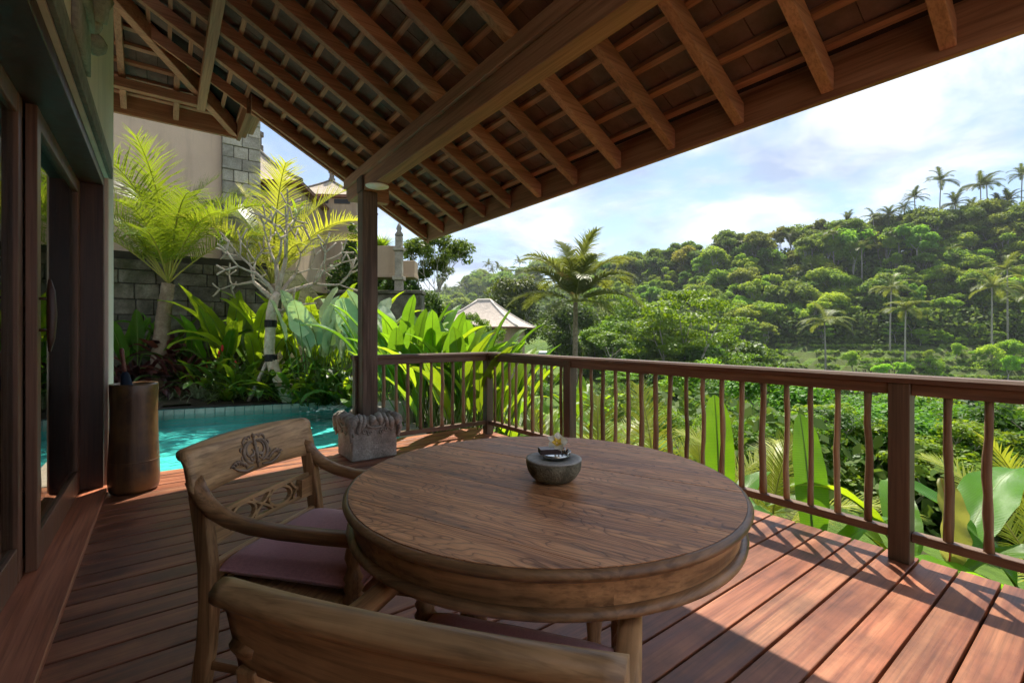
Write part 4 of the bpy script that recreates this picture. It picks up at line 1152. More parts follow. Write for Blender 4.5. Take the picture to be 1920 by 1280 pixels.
# stone deck beside the pool
M_PAVE = stone('beige_paving', (0.40,0.32,0.25), (0.52,0.43,0.34), (0.60,0.51,0.42), 3.0, 0.2, 0.8)
pav = tag(MB().box(-4.6,-0.135,5.35,10.6,-0.4,-0.07).build('pavement', M_SOIL), kind='structure')
for i in range(9):
    for j in range(3):
        b = MB(); y0 = 5.36+0.58*i; x1 = -0.13-1.0*j
        b.box(x1-0.992, x1, y0, y0+0.572, -0.068, -0.03); b.build('paving_slab', M_PAVE, pav, bevel=0.004)
# spout and splash
M_FOAM = plain('white_foam', (0.80,0.84,0.85), 0.5, 0.5, 0.1, 30.0, 0.8)
k = N('falling_water'); g1 = k.n('ShaderNodeBsdfGlossy'); g1.inputs['Roughness'].default_value = 0.15
t1 = k.n('ShaderNodeBsdfTransparent'); d1 = k.n('ShaderNodeBsdfDiffuse'); d1.inputs['Color'].default_value = (0.85,0.9,0.92,1)
m1 = k.n('ShaderNodeMixShader'); m1.inputs[0].default_value = 0.45; k.l(t1.outputs[0], m1.inputs[1]); k.l(d1.outputs[0], m1.inputs[2])
m2 = k.n('ShaderNodeMixShader'); m2.inputs[0].default_value = 0.25; k.l(m1.outputs[0], m2.inputs[1]); k.l(g1.outputs[0], m2.inputs[2])
M_FALL = k.done(m2.outputs[0])
sp = thing('water_spout', 'white jet of water splashing into the far end of the pool', 'water spout', (2.80, 9.18, -0.2))
rsp = np.random.RandomState(5)
b = MB()
for q in range(5):
    x0 = rsp.uniform(-0.04,0.04); y0 = 0.32
    b.tube([(x0,y0,0.30),(x0*1.2,y0-0.10,0.28),(x0*1.4,y0-0.2,0.18),(x0*1.8,y0-0.26,0.0)], [0.012,0.011,0.012,0.02], 6)
b.build('jet', M_FALL, sp, smooth=True)
b = MB()
for q in range(150):
    a = rsp.uniform(0,6.28); r = abs(rsp.normal())*0.22; s_ = rsp.uniform(0.008,0.03)
    lump(b, (r*math.cos(a)*1.5-0.05, r*math.sin(a)*0.8, 0.003+rsp.rand()*0.05*max(0,1-r*3)), (s_*1.5,s_,s_*0.5), 6, 4)
b.build('splash', M_FOAM, sp, smooth=True)

# ------------------------------------------------------------------ garden ground behind and beside the pool
def inpool(x, y, e=0.12):
    return (-0.13-e*0 < x) and (y > 5.0) and (x < 2.32+e+(y-5.22)*0.201) and (y < 10.25+e-(x+0.15)*0.273)
def gz(x, y):
    drop = max(0, (0.80*x-0.598*y) + 3.2)        # falls away towards the valley
    back = max(0, min(1, (y-9.6)/2.5)) if x < 3 else 0
    return -0.14+0.25*back - 0.32*max(0, x-(2.7+(y-5.22)*0.2)) - 0.0*drop + 0.03*mnoise.noise(Vector((x*1.5,y*1.5,0)))
nxg, nyg = 60, 60; V = []; F = []
for i in range(nxg+1):
    for j in range(nyg+1):
        x = -5+12.0*i/nxg; y = 5.0+11.5*j/nyg; z = gz(x,y)
        if x < -0.1 and y < 10.6: z = -0.3
        V.append((x,y,z))
for i in range(nxg):
    for j in range(nyg):
        x = -5+12.0*(i+0.5)/nxg; y = 5.0+11.5*(j+0.5)/nyg
        if inpool(x, y, 0.16) or (x < 3.4 and y < 5.3): continue
        a = i*(nyg+1)+j; F.append((a, a+nyg+1, a+nyg+2, a+1))
tag(link('garden_bed', raw_mesh('garden_bed', V, F, M_SOIL, True)), kind='structure')

# ------------------------------------------------------------------ garden walls
M_BLOCK = stone('mossy_wall_block', (0.065,0.061,0.047), (0.14,0.13,0.10), (0.25,0.235,0.185), 3.0, 1.0, moss=(0.040,0.046,0.018))
M_MORT = plain('wall_core', (0.05,0.046,0.036), 0.95, 0.1)
gw = thing('garden_wall', 'mossy stone block wall behind the young palm and red plants', 'wall', (0.2,12.6,0))
b = MB(); b.box(-3.4,2.0,0.04,0.4,-0.3,2.95); b.build('wall_core', M_MORT, gw)
rw = random.Random(3); z = -0.2
for r_ in range(11):
    h = rw.choice((0.22,0.285,0.33)); x = -2.2-rw.uniform(0,0.3)
    while x < 1.95:
        w = rw.choice((0.20,0.30,0.42,0.5,0.62))
        b = MB(); b.box(x, min(2.0, x+w)-0.014, -0.03+rw.uniform(-0.02,0.02), 0.06, z, z+h-0.012)
        b.build('stone_block', M_BLOCK, gw, bevel=0.012); x += w
    z += h
M_OCHRE = plaster('ochre_plaster', (0.64,0.47,0.34), 0.4)
nv = thing('neighbour_villa', 'ochre plastered villa wall with stone pier rising behind the palms', 'house', (0.0,13.6,0))
b = MB(); b.box(-6.0,1.16,-0.0,0.3,-0.2,7.2); b.build('wall', M_OCHRE, nv, bevel=0.01)
b = MB(); b.box(1.17,1.97,-0.14,0.8,-0.2,7.2); b.build('pier_core', M_MORT, nv)
M_PIER = stone('pier_block', (0.26,0.235,0.18), (0.40,0.36,0.29), (0.54,0.50,0.42), 3.0, 0.7)
z = -0.1; r_ = 0
while z < 7.0:
    h = 0.30; xs = (1.155,1.40,1.72,1.985) if r_ % 2 else (1.155,1.58,1.985)
    for x0, x1 in zip(xs[:-1], xs[1:]):
        b = MB(); b.box(x0, x1-0.012, -0.19+rw.uniform(-0.012,0.012), -0.10, z, z+h-0.012); b.build('stone_block', M_PIER, nv, bevel=0.01)
    ys = (-0.08,0.3,0.8) if r_ % 2 else (-0.08,0.45,0.8)
    for y0, y1 in zip(ys[:-1], ys[1:]):
        b = MB(); b.box(1.96, 2.0, y0, y1-0.012, z, z+h-0.012); b.build('stone_block', M_PIER, nv, bevel=0.008)
    z += h; r_ += 1

# ------------------------------------------------------------------ pavilions on the terraces above
def shingle(name, c):
    k = N(name); v = k.co('Object', (1,1,1))
    br = k.n('ShaderNodeTexBrick'); k.l(k.co('Generated', (26,26,26)), br.inputs['Vector'])
    a = k.noise(v, 3.0, 6, 0.7); f = k.noise(v, 26.0, 4, 0.7)
    col = k.ramp(a, [(0.3, tuple(x*0.75 for x in c)), (0.7, tuple(min(1,x*1.18) for x in c))])
    col = k.mix(0.5, col, k.ramp(f, [(0.35,(0.62,0.6,0.58)),(0.6,(1.1,1.1,1.1))]), 'MULTIPLY')
    return k.done(k.pbr(col, 0.85, k.bump(f, 0.6, 0.03), 0.2))
M_SHING = shingle('pale_shingle', (0.46,0.385,0.30)); M_SHINGP = shingle('pinkish_shingle', (0.52,0.45,0.385))
M_RIDGE = plain('ridge_cap', (0.16,0.14,0.115), 0.85, 0.2, 0.3, 6.0); M_RIDGEP = plain('pale_ridge_cap', (0.62,0.56,0.50), 0.8, 0.2, 0.15, 6.0)
M_WALLT = plaster('brown_plaster', (0.44,0.33,0.225), 0.6)
M_DGLASS = plain('dark_opening', (0.02,0.018,0.015), 0.4, 0.4)
M_EAVE = plain('eave_timber', (0.20,0.085,0.05), 0.6, 0.3, 0.3, 5.0)
def pavilion(name, label, k_, d, zt, ze, hw, zb, wall_hw, rot, ms, mr, curve=0.16, finial=True, ridge=0.0, rows=12):
    x, y = at(k_*d, d); t = thing(name, label, 'house', (x, y, zb), rot); H = zt-ze
    def prof(s):     # s 0 eave .. 1 apex
        return ze-zb+H*(s+curve*(s*s-s)*1.6), hw*(1-s)
    b = MB(); n = 7
    for i in range(n):
        z0, r0 = prof(i/n); z1, r1 = prof((i+1)/n)
        for q in range(4):
            c0, s0 = [(1,1),(-1,1),(-1,-1),(1,-1)][q]; c1, s1 = [(-1,1),(-1,-1),(1,-1),(1,1)][q]
            f = lambda c, s, r, z: (c*(r+ridge), s*r, z)
            b.add([f(c0,s0,r0,z0), f(c1,s1,r0,z0), f(c1,s1,max(r1,0.01),z1), f(c0,s0,max(r1,0.01),z1)], [(0,1,2,3)])
    b.add([(hw+ridge,hw,ze-zb),(-hw-ridge,hw,ze-zb),(-hw-ridge,-hw,ze-zb),(hw+ridge,-hw,ze-zb)], [(0,1,2,3)])
    ro = b.build('roof', [ms], t, smooth=False)
    for c, s in ((1,1),(-1,1),(-1,-1),(1,-1)):
        b = MB(); pts = []
        for i in range(n+1):
            z0, r0 = prof(i/n); pts.append((c*(r0+ridge), s*r0, z0+0.02))
        b.tube(pts, hw*0.022+0.015, 6); b.build('ridge_cap', mr, ro, smooth=True)
    if ridge:
        b = MB(); z0, _ = prof(1); b.tube([(-ridge,0,z0+0.02),(ridge,0,z0+0.02)], hw*0.03+0.015, 6); b.build('ridge_cap', mr, ro)
    if finial:
        b = MB(); z0, _ = prof(1); s_ = hw*0.09; b.lathe([(s_,0),(s_,s_*0.8),(s_*0.7,s_),(s_*0.7,s_*2.4),(s_*1.05,s_*2.6),(s_*1.05,s_*3.2),(s_*0.3,s_*3.4)], 8, (0,0,z0-0.05)); b.build('finial', mr, ro)
    b = MB(); b.box(-hw-ridge+0.02,hw+ridge-0.02,-hw+0.02,hw-0.02,ze-zb-0.11,ze-zb-0.012); b.build('eave_board', M_EAVE, t)
    b = MB(); b.box(-wall_hw-ridge,wall_hw+ridge,-wall_hw,wall_hw,0,ze-zb-0.112); b.build('wall', M_WALLT, t, bevel=0.01)
    for q in range(3):
        xx = (-0.6+0.6*q)*wall_hw
        b = MB(); b.box(xx-0.22*wall_hw, xx+0.22*wall_hw, -wall_hw-0.03, -wall_hw+0.02, ze-zb-0.36, ze-zb-0.16); b.build('window', M_DGLASS, t)
    return t
pavilion('pavilion', 'small shingled pavilion roof with dark finial left of the column', -0.386, 22, 8.45, 7.30, 1.75, 3.0, 1.55, R(-33), M_SHING, M_RIDGE)
pavilion('pavilion', 'shingled pavilion roof beside the stone pier, statue on its ridge', -0.545, 19, 8.75, 6.75, 2.5, 3.0, 2.2, R(-30), M_SHING, M_RIDGE)
for i, (k_, d) in enumerate(((-0.498, 17.0),)):
    x, y = at(k_*d, d); t = thing('bamboo_screen', 'weathered bamboo stake screen below the pavilion beside the stone pier', 'screen', (x, y, 4.3), R(-30))
    for q in range(16):
        b = MB(); b.tube([(-0.8+0.1*q,0,0),(-0.8+0.1*q+rng.uniform(-.03,.03),rng.uniform(-.03,.03),1.55+rng.uniform(-.2,.15))], 0.028, 6); b.build('stake', B_GREY, t)
# statue finial
x, y = at(-0.5165*18.2, 18.2); t = thing('stone_statue', 'small stone figure standing on the pavilion ridge near the pier', 'statue', (x, y, 7.32))
b = MB(); b.lathe([(0.10,0),(0.13,0.08),(0.09,0.12),(0.10,0.22),(0.12,0.36),(0.08,0.44),(0.05,0.47),(0.075,0.54),(0.06,0.62),(0.02,0.68)], 10); b.build('figure', M_CARVE, t, smooth=True)
t2_ = MB(); t2_.tube([(0.10,0,0.36),(0.15,0.02,0.24),(0.10,0.08,0.18)], 0.025, 6); t2_.tube([(-0.10,0,0.36),(-0.15,0.02,0.24),(-0.10,0.08,0.18)], 0.025, 6); t2_.build('arms', M_CARVE, t, smooth=True)
# planter, lantern pillar and retaining wall right of the column
x, y = at(-0.268*15, 15); pl_ = thing('planter_box', 'brown raised concrete planter box high beside the stone lantern pillar', 'planter', (x, y, 3.0), R(-36))
b = MB(); b.box(-0.75,0.42,-0.3,0.3,0.12,1.0); b.box(-0.80,0.95,-0.36,0.36,0.0,0.12); b.box(0.42,0.93,-0.2,0.3,0.12,0.55); b.build('box', M_WALLT, pl_, bevel=0.01)
x, y = at(-0.242*14.3, 14.3); pr_ = thing('stone_lantern', 'slender carved stone lantern pillar in front of the planter', 'lantern', (x, y, 2.0), R(-36))
b = MB(); b.box(-0.12,0.12,-0.12,0.12,0,0.85); b.box(-0.17,0.17,-0.17,0.17,0.86,0.98); b.box(-0.11,0.11,-0.11,0.11,0.99,1.75); b.box(-0.16,0.16,-0.16,0.16,1.76,1.86); b.box(-0.10,0.10,-0.10,0.10,1.87,2.2); b.build('shaft', M_CARVE, pr_, bevel=0.012)
b = MB(); b.lathe([(0.12,0),(0.13,0.06),(0.06,0.16),(0.09,0.24),(0.05,0.34),(0.01,0.42)], 10, (0,0,2.21)); b.build('cap', M_CARVE, pr_, smooth=True)
x, y = at(-0.245*14.0, 14.0); rt = thing('retaining_wall', 'dark stone retaining wall under the lantern pillar', 'wall', (x, y, -1.5), R(-36))
b = MB(); b.box(-2.0,0.72,-0.1,0.5,0,3.9); b.build('wall', M_BLOCK, rt, bevel=0.02)
b = MB(); b.box(-2.05,0.76,-0.14,0.5,3.91,4.02); b.build('cap_stone', M_BLOCK, rt, bevel=0.015)

# ------------------------------------------------------------------ planting
rs = np.random.RandomState(11)
def bp(k_, d):
    if 8.6 < d < 12 and k_ < -0.4:            # keep the beds between the pool and the stone wall
        ymax = 12.35; yy = d*(CY-SY*k_)
        lo = 10.0-0.26*max(0, k_+0.75)*9
        d = (lo+0.25+(min(max(yy, 10.0), 13.6)-10.0)/3.6*(ymax-lo-0.35))/(CY-SY*k_)
    return at(k_*d, d)
def gnd(k_, d, z=None):
    x, y = bp(k_, d); return (x, y, gz(x, y)-0.02 if z is None else z)
# coconut palms by the wall
FR = [frond('frond', (G_FROND, G_RIB), 3.0, R(76), 1.5, 58, 0.80, 0.024, 0.75, 1, 0.22), frond('frond', (G_FROND, G_RIB), 3.0, R(62), 1.7, 56, 0.78, 0.024, 0.8, 2, 0.22),
      frond('frond', (G_FROND, G_RIB), 2.8, R(48), 1.5, 56, 0.76, 0.024, 0.8, 3, 0.22), frond('frond', (G_FROND, G_RIB), 2.7, R(86), 0.9, 56, 0.72, 0.024, 0.5, 4, 0.22)]
FY = [frond('frond', (G_FRONDY, G_RIB), 3.0, R(72), 1.2, 56, 0.76, 0.026, 0.5, 5, 0.2), frond('frond', (G_FRONDY, G_RIB), 2.9, R(50), 1.3, 56, 0.76, 0.026, 0.6, 6, 0.2),
      frond('frond', (G_FRONDY, G_RIB), 2.6, R(30), 1.0, 52, 0.5, 0.030, 0.6, 7, 0.2)]
FP = [frond('frond', (G_FRONDP, G_RIB), 2.2, R(84), 0.6, 48, 0.62, 0.034, 0.25, 8, 0.22, vee=0.1)]
F_AZ = -PI/2
def az_of(l_, d_):
    """azimuth (about +Y) of a plan direction given as (right, away)"""
    x, y = at(l_, d_); return math.atan2(-x, y)
fl_ = []
for (l_, d_), m_, tl, s_ in (((-1,-.2),1,0,1.0),((-1,.5),0,0,1.05),((-.6,-.8),1,0.05,1.0),((-.15,-1),0,0.05,1.0),((.15,-.8),3,-0.05,1.05),((.7,-.7),1,0,0.95),((1,-.1),1,0,1.0),((.8,.6),0,0,1.0),((0,1),0,0,1.0),((-.4,-.3),3,0.1,0.9),((.3,.3),3,0,0.95),((-1,-.9),2,0,0.9),((.45,-1),2,-0.1,0.85),((1,.3),2,0,1.0),((-.9,.1),2,0,1.05),((.9,-.5),2,0.15,0.9),((-.7,-.6),2,0.2,1.0),((.2,-1),2,0.25,0.8)):
    fl_.append((FR[m_], az_of(l_, d_), tl, s_))
pb_ = bp(-0.757, 10.3); palm('young coconut palm with ringed trunk growing among dark red plants', (pb_[0], pb_[1], -0.05), (*bp(-0.736, 10.3), 2.25), 0.17, 0.11, fl_, 'young palms behind the pool')
fl_ = []
for (l_, d_), m_, tl, s_ in (((1,-.3),1,0,1.0),((1,.4),0,0,1.1),((.7,-.8),2,0,1.0),((.35,-.5),0,0,1.0),((-.3,-.7),1,0,0.85),((-.8,-.4),1,0,0.9),((-1,.4),0,0,0.9),((.1,1),0,0,1.0),((.8,.9),1,0,1.0)):
    fl_.append((FY[m_], az_of(l_, d_), tl, s_))
fl_.append((FP[0], az_of(-.75,-.5), 0.0, 1.0)); fl_.append((FR[0], az_of(-.7,.2), 0, 0.9)); fl_.append((FR[1], az_of(-.9,-.5), 0, 0.8))
pb_ = bp(-0.515, 11.6); palm('yellow leaved coconut palm behind the bare frangipani', (pb_[0], pb_[1], 0.0), (*bp(-0.515, 11.6), 2.35), 0.15, 0.10, fl_, 'young palms behind the pool')

# bare frangipani with ties and a prop
fx, fy = bp(-0.476, 9.45)
fg = thing('frangipani_tree', 'bare pale-branched frangipani tree leaning beside the pool', 'tree', (fx, fy, -0.1))
limbs = []; tips = []
def LP(l_, z, d_=0.0):
    X, Y = at(l_, d_); return np.array([X, Y, z])
trunk = [LP(0,0),LP(-0.12,0.25),LP(-0.30,0.62),LP(-0.40,0.98),LP(-0.38,1.35),LP(-0.36,1.72),LP(-0.30,2.0),LP(-0.20,2.12)]
limbs.append((trunk, [0.125,0.115,0.105,0.097,0.094,0.096,0.09,0.08]))
rsf = np.random.RandomState(21)
starts = [(LP(-0.24,2.06), LP(0.05,1.0,0.1), 0.62, 0.062, 3), (LP(-0.30,1.98), LP(-0.85,0.65,0.2), 0.62, 0.055, 3), (LP(-0.22,2.05), LP(0.95,0.42,-0.1), 0.70, 0.055, 3), (LP(-0.20,2.08), LP(0.25,0.8,0.6), 0.55, 0.045, 3), (LP(-0.28,2.05), LP(-0.3,0.9,-0.6), 0.55, 0.045, 3), (LP(-0.25,2.08), LP(0.5,1.0,-0.3), 0.75, 0.055, 3)]
for p, d, L, r, dep in starts:
    d = d/np.linalg.norm(d); grow(rsf, p, d, L, r, dep, limbs, tips, 0.72, 3, 0.08, 0.74, 0.10, 0.016)
low_b = [LP(-0.33,1.78),LP(-0.1,1.75,-.1),LP(0.12,1.85,-.15),LP(0.32,1.83,-.2)]
limbs.append((low_b,[0.045,0.038,0.032,0.028])); 
for dl, dz in ((0.5,0.05),(0.35,-0.28),(0.1,0.35)):
    limbs.append(([low_b[2], low_b[2]+LP(dl*0.5,dz*0.6,-.05), low_b[2]+LP(dl,dz,-.1)],[0.027,0.02,0.013]))
link('trunk', limb_mesh('trunk', B_PALE, limbs[:1], 12), fg)
link('branches', limb_mesh('branches', B_PALE, limbs[1:], 7), fg)
M_TIE = plain('black_tie', (0.012,0.012,0.012), 0.6, 0.3)
for zz, lx in ((0.86,-0.365),(1.52,-0.37)):
    c_ = LP(lx, zz); b = MB(); b.lathe([(0.106,-0.07),(0.112,-0.06),(0.112,0.06),(0.106,0.07)], 12, tuple(c_)); b.build('tie_band', M_TIE, fg)
for i, tp in enumerate(tips):
    if i % 29 == 3:
        for q in range(5):
            o = link('leaf', GINB[q % 4], fg, tuple(tp)); o.scale = (0.5,)*3; o.rotation_euler = (0,0,q*1.26)
px_, py_ = bp(-0.565, 9.35)
pp = thing('tree_prop', 'slanting pale timber stake propping the frangipani trunk', 'stake', (px_, py_, -0.1))
e_ = Vector((fx, fy, 0)) - Vector((px_, py_, 0)); tgt = LP(-0.40, 0.9)
b = MB(); b.tube([(0,0,0),(e_.x+tgt[0]*1.0, e_.y+tgt[1], 0.88)], 0.036, 8); b.build('pole', B_GREY, pp, smooth=True)
px2, py2 = bp(-0.518, 9.75)
pp = thing('tree_prop', 'upright thin brown stake tied behind the frangipani trunk', 'stake', (px2, py2, -0.1))
b = MB(); b.tube([(0,0,0),(0.01,0.02,1.0),(0.05,-0.05,2.1)], [0.022,0.02,0.016], 7); b.build('pole', B_BROWN, pp, smooth=True)

# broad leaved clumps. (bearing, distance) and look
def many(name, label, cat, spots, meshes, n, spread, tilt, sc, group, col=None):
    for i, s_ in enumerate(spots):
        k_, d = s_[:2]; zz = s_[2] if len(s_) > 2 else None
        rank = sorted(q[0] for q in spots).index(k_)
        clump(name, label[i] if isinstance(label, list) else label.replace('NTH', ORD[rank]), cat, gnd(k_, d, zz), meshes, n, rs, spread, tilt, sc, group, col)
many('calathea_plant', ['tall plant with big glaucous paddle leaves left of the column', 'pale paddle-leaved plant half hidden by the timber column', 'pale glaucous paddle leaves rising behind the frangipani trunk', 'pale paddle-leaved plant just right of the timber column'], 'plant',
     [(-0.385,9.25),(-0.325,9.0),(-0.43,9.5),(-0.262,8.6)], CAL, 9, 0.22, (-0.02,0.26), (0.9,1.2), 'pale paddle-leaved plants')
many('heliconia_plant', 'bright green heliconia clump behind the railing corner, NTH from the column', 'plant',
     [(-0.255,7.6),(-0.225,7.3),(-0.195,7.7),(-0.165,7.2),(-0.135,7.6),(-0.105,7.0),(-0.075,7.4),(-0.235,8.5),(-0.185,8.6),(-0.135,8.6),(-0.09,8.4),(-0.05,7.6)], HEL, 9, 0.28, (-0.05,0.35), (0.85,1.12), 'heliconia thicket behind the railing')
many('heliconia_plant', 'yellow-green heliconia clump behind the railing corner, NTH from the column', 'plant',
     [(-0.21,6.7),(-0.15,6.4),(-0.10,6.2),(-0.06,6.6),(-0.03,7.1),(-0.17,8.0),(-0.11,7.9)], HELB, 8, 0.26, (-0.05,0.4), (0.7,1.0), 'yellow-green heliconias behind the railing')
many('banana_plant', ['banana plant with upright leaves against the garden wall', 'banana plant between the yellow palm and the pale leaves', 'yellow-green banana plant behind the pale paddle leaves'], 'plant',
     [(-0.545,11.0),(-0.43,11.6),(-0.36,11.6)], BAN, 9, 0.18, (-0.05,0.4), (0.85,1.05), 'banana plants by the garden wall')
many('heliconia_plant', ['heliconia with tall leaves against the wall right of the young palm', 'tall heliconia left of the frangipani trunk', 'tall heliconia behind the frangipani trunk', 'tall yellow-lit heliconia between frangipani and column', 'heliconia rising behind the pale leaves at the column'], 'plant',
     [(-0.60,11.4),(-0.56,11.2),(-0.50,11.4),(-0.41,11.2),(-0.34,11.0)], HELB, 9, 0.3, (-0.05,0.45), (1.05,1.4), 'tall heliconias by the garden wall')
many('heliconia_plant', ['dark heliconia against the stone wall left of the young palm', 'dark heliconia in the gap right of the young palm', 'dark heliconia between the red shrubs and the banana leaves', 'dark heliconia at the villa wall corner'], 'plant',
     [(-0.80,11.3),(-0.685,11.2),(-0.635,10.9),(-0.845,11.0)], HEL, 9, 0.3, (-0.05,0.5), (0.8,1.15), 'dark heliconias by the stone wall', (0.6,0.7,0.6))
many('ginger_plant', 'dark green ginger clump behind the pool, NTH from the villa wall', 'plant',
     [(-0.60,10.1),(-0.57,9.9),(-0.54,9.7),(-0.50,10.0),(-0.46,9.8),(-0.43,9.6),(-0.40,9.5),(-0.37,9.3),(-0.335,9.2),(-0.31,9.1),(-0.66,10.2),(-0.63,9.9),(-0.70,10.4),(-0.52,10.3),(-0.42,10.1),(-0.355,9.8),(-0.28,9.0)], GIN, 14, 0.3, (-0.1,0.7), (0.8,1.5), 'dark gingers behind the pool')
many('ginger_plant', 'bright green ginger clump behind the pool, NTH from the villa wall', 'plant',
     [(-0.585,9.7),(-0.535,10.2),(-0.49,9.6),(-0.445,9.45),(-0.395,9.3),(-0.36,9.15),(-0.65,9.85)], GINB, 11, 0.2, (-0.1,0.6), (0.8,1.4), 'bright gingers behind the pool')
many('cordyline_plant', ['dark red leaved shrub left of the young palm trunk', 'dark red leaved shrub at the foot of the young palm', 'dark red leaved shrub right of the young palm trunk', 'dark red leaved shrub beside the villa wall corner', 'tall dark red leaved shrub against the stone wall'], 'shrub',
     [(-0.80,9.9,0.35),(-0.755,9.7,0.15),(-0.71,9.9,0.4),(-0.845,10.0,0.2),(-0.735,10.7,0.75)], COR, 34, 0.25, (-0.3,0.9), (0.9,1.35), 'dark red shrubs round the palm')
SPI = [strap_tuft('leaves', G_STRIPE, 90, 0.55, 0.022, np.random.RandomState(s_)) for s_ in (1,2)]
for i, (k_, d, lb) in enumerate(((-0.672,9.35,'pale striped spider plant tuft at the pool corner'),(-0.715,9.5,'pale striped spider plant tuft left of its twin by the pool'),(-0.64,9.25,'small pale striped tuft on the coping edge'))):
    t = thing('spider_plant', lb, 'plant', gnd(k_, d), rs.uniform(0,6), 'striped tufts at the pool edge'); link('leaves', SPI[i%2], t, scale=(1.0,0.9,0.55)[i])
FERN = [strap_tuft('leaves', G_BRIGHT, 60, 0.5, 0.06, np.random.RandomState(s_), (0.5,1.4), (0.8,1.8)) for s_ in (5,6)]
GRT = [strap_tuft('leaves', G_DEEP, 70, 0.5, 0.05, np.random.RandomState(s_), (0.4,1.4), (0.8,1.8)) for s_ in (7,8)]
for i, (k_, d, lb) in enumerate(((-0.61,9.35,'bright low fern beside the striped tufts'),(-0.48,9.75,'low dark fern under the frangipani'),(-0.40,9.05,'low dark fern at the pool edge'),(-0.345,8.85,'low dark fern near the water spout'))):
    t = thing('fern', lb, 'plant', gnd(k_, d), rs.uniform(0,6), 'ferns at the pool edge'); link('leaves', (FERN if i == 0 else GRT)[i%2], t, scale=1.0)
# low broad leaves overhanging the water
many('arum_plant', ['low broad leaves drooping over the pool by the spout', 'low broad leaves between the frangipani and the spout'], 'plant', [(-0.345,9.0),(-0.385,9.2)], [blade('leaf', (G_BRIGHT, G_STALK), 0.25, 0.42, 0.26, R(60), 1.4, 0.15, 0.012, 9, 6, 0.4, 99, 0.008)], 7, 0.12, (0.0,0.6), (0.8,1.2), 'arums at the pool edge')
# red flower spikes
M_REDF = plain('red_bract', (0.50,0.03,0.02), 0.5, 0.4, 0.3, 30.0)
for i, (k_, d, z_) in enumerate(((-0.629,9.9,0.75),(-0.622,9.9,0.86),(-0.594,9.7,0.55),(-0.654,9.8,0.55))):
    x, y = bp(k_, d); t = thing('ginger_flower', ['red torch flower above the dark gingers', 'taller red torch flower beside another', 'low red torch flower right of the pair', 'red torch flower near the striped tufts'][i], 'flower', (x, y, 0.0), 0, 'red torch flowers')
    b = MB(); b.tube([(0,0,0),(0.01,0,z_)], 0.007, 6); b.build('stem', G_STALK, t)
    b = MB(); b.lathe([(0.006,0),(0.022,0.03),(0.026,0.07),(0.018,0.12),(0.003,0.15)], 8, (0.01,0,z_)); b.build('bract', M_REDF, t, smooth=True)
# ivy on the far wall left of the column
rsi = np.random.RandomState(4)
x, y = bp(-0.348, 15.0); iv = thing('ivy_column', 'dense dark ivy covering the wall left of the column', 'ivy', (x, y, 0.0), 0)
V, F = cloud(rsi, [(0,0,1.6,0.75,0.5,1.6),(-0.1,0,2.9,0.6,0.45,0.7),(0.05,0,3.7,0.28,0.28,0.5),(0.1,0,4.35,0.16,0.16,0.45)], 5200, 0.13, 0.3, 0.7)
link('foliage', raw_mesh('foliage', V, F, G_TREE), iv)
b = MB(); b.tube([(0,0.1,0),(0.05,0.1,2.0),(0.1,0.05,4.4)], [0.08,0.06,0.02], 8); b.build('stem', B_BROWN, iv)
# plants on the planter and right of the lantern
STR = strap_tuft('leaves', G_BRIGHT, 120, 0.75, 0.07, np.random.RandomState(12), (0.7,1.5), (0.4,1.3))
x, y = bp(-0.278, 15.0); t = thing('strap_plant', 'bright strap-leaved plant growing out of the planter box', 'plant', (x, y, 3.9)); link('leaves', STR, t, scale=0.85)
STR2 = strap_tuft('leaves', G_BRIGHT, 260, 1.35, 0.085, np.random.RandomState(13), (0.35,1.5), (0.5,1.6))
for k_, d, z_, s_, lb in ((-0.175,12.6,0.9,1.0,'big bright strap-leaved bush right of the stone lantern'),(-0.155,13.2,1.3,0.9,'arching strap-leaved bush against the sky right of the lantern'),(-0.215,12.4,0.6,0.7,'smaller strap-leaved bush below the stone lantern')):
    x, y = bp(k_, d); t = thing('strap_plant', lb, 'plant', (x, y, z_-0.6), rs.uniform(0,6), 'strap-leaved bushes by the lantern'); link('leaves', STR2, t, scale=s_)
# ------------------------------------------------------------------ valley terrain
RIDGE = [(150,70),(118,112),(62,132),(38,165),(18,235),(-20,330),(-120,420),(-260,430)]     # (right, away)
RTOP = [20,20,18,15,20,30,34,34]
RID = np.array(RIDGE, float)
def ridge_at(l, d):
    """distance to the ridge line (vectorised), height there"""
    l = np.asarray(l, float); d = np.asarray(d, float)
    best = np.full(l.shape, 1e9); top = np.zeros(l.shape); far = np.zeros(l.shape)
    for i in range(len(RID)-1):
        a, b_ = RID[i], RID[i+1]; ab = b_-a; L2 = ab@ab
        t = np.clip(((l-a[0])*ab[0]+(d-a[1])*ab[1])/L2, 0, 1)
        px, py = a[0]+ab[0]*t, a[1]+ab[1]*t; ds = np.hypot(l-px, d-py)
        h = RTOP[i]+(RTOP[i+1]-RTOP[i])*t
        sgn = (l-px)*(-ab[1])+(d-py)*ab[0]                    # which side of the ridge
        m = ds < best; best = np.where(m, ds, best); top = np.where(m, h, top); far = np.where(m, np.where(sgn > 0, 1, 0), far)
    return best, top, far
def sstep(x): x = np.clip(x, 0, 1); return x*x*(3-2*x)
def vnoise(x, y, s, o=0.0):
    return np.array([mnoise.noise(Vector((a*s+o, b_*s-o, 0.37))) for a, b_ in zip(np.ravel(x), np.ravel(y))]).reshape(np.shape(x))
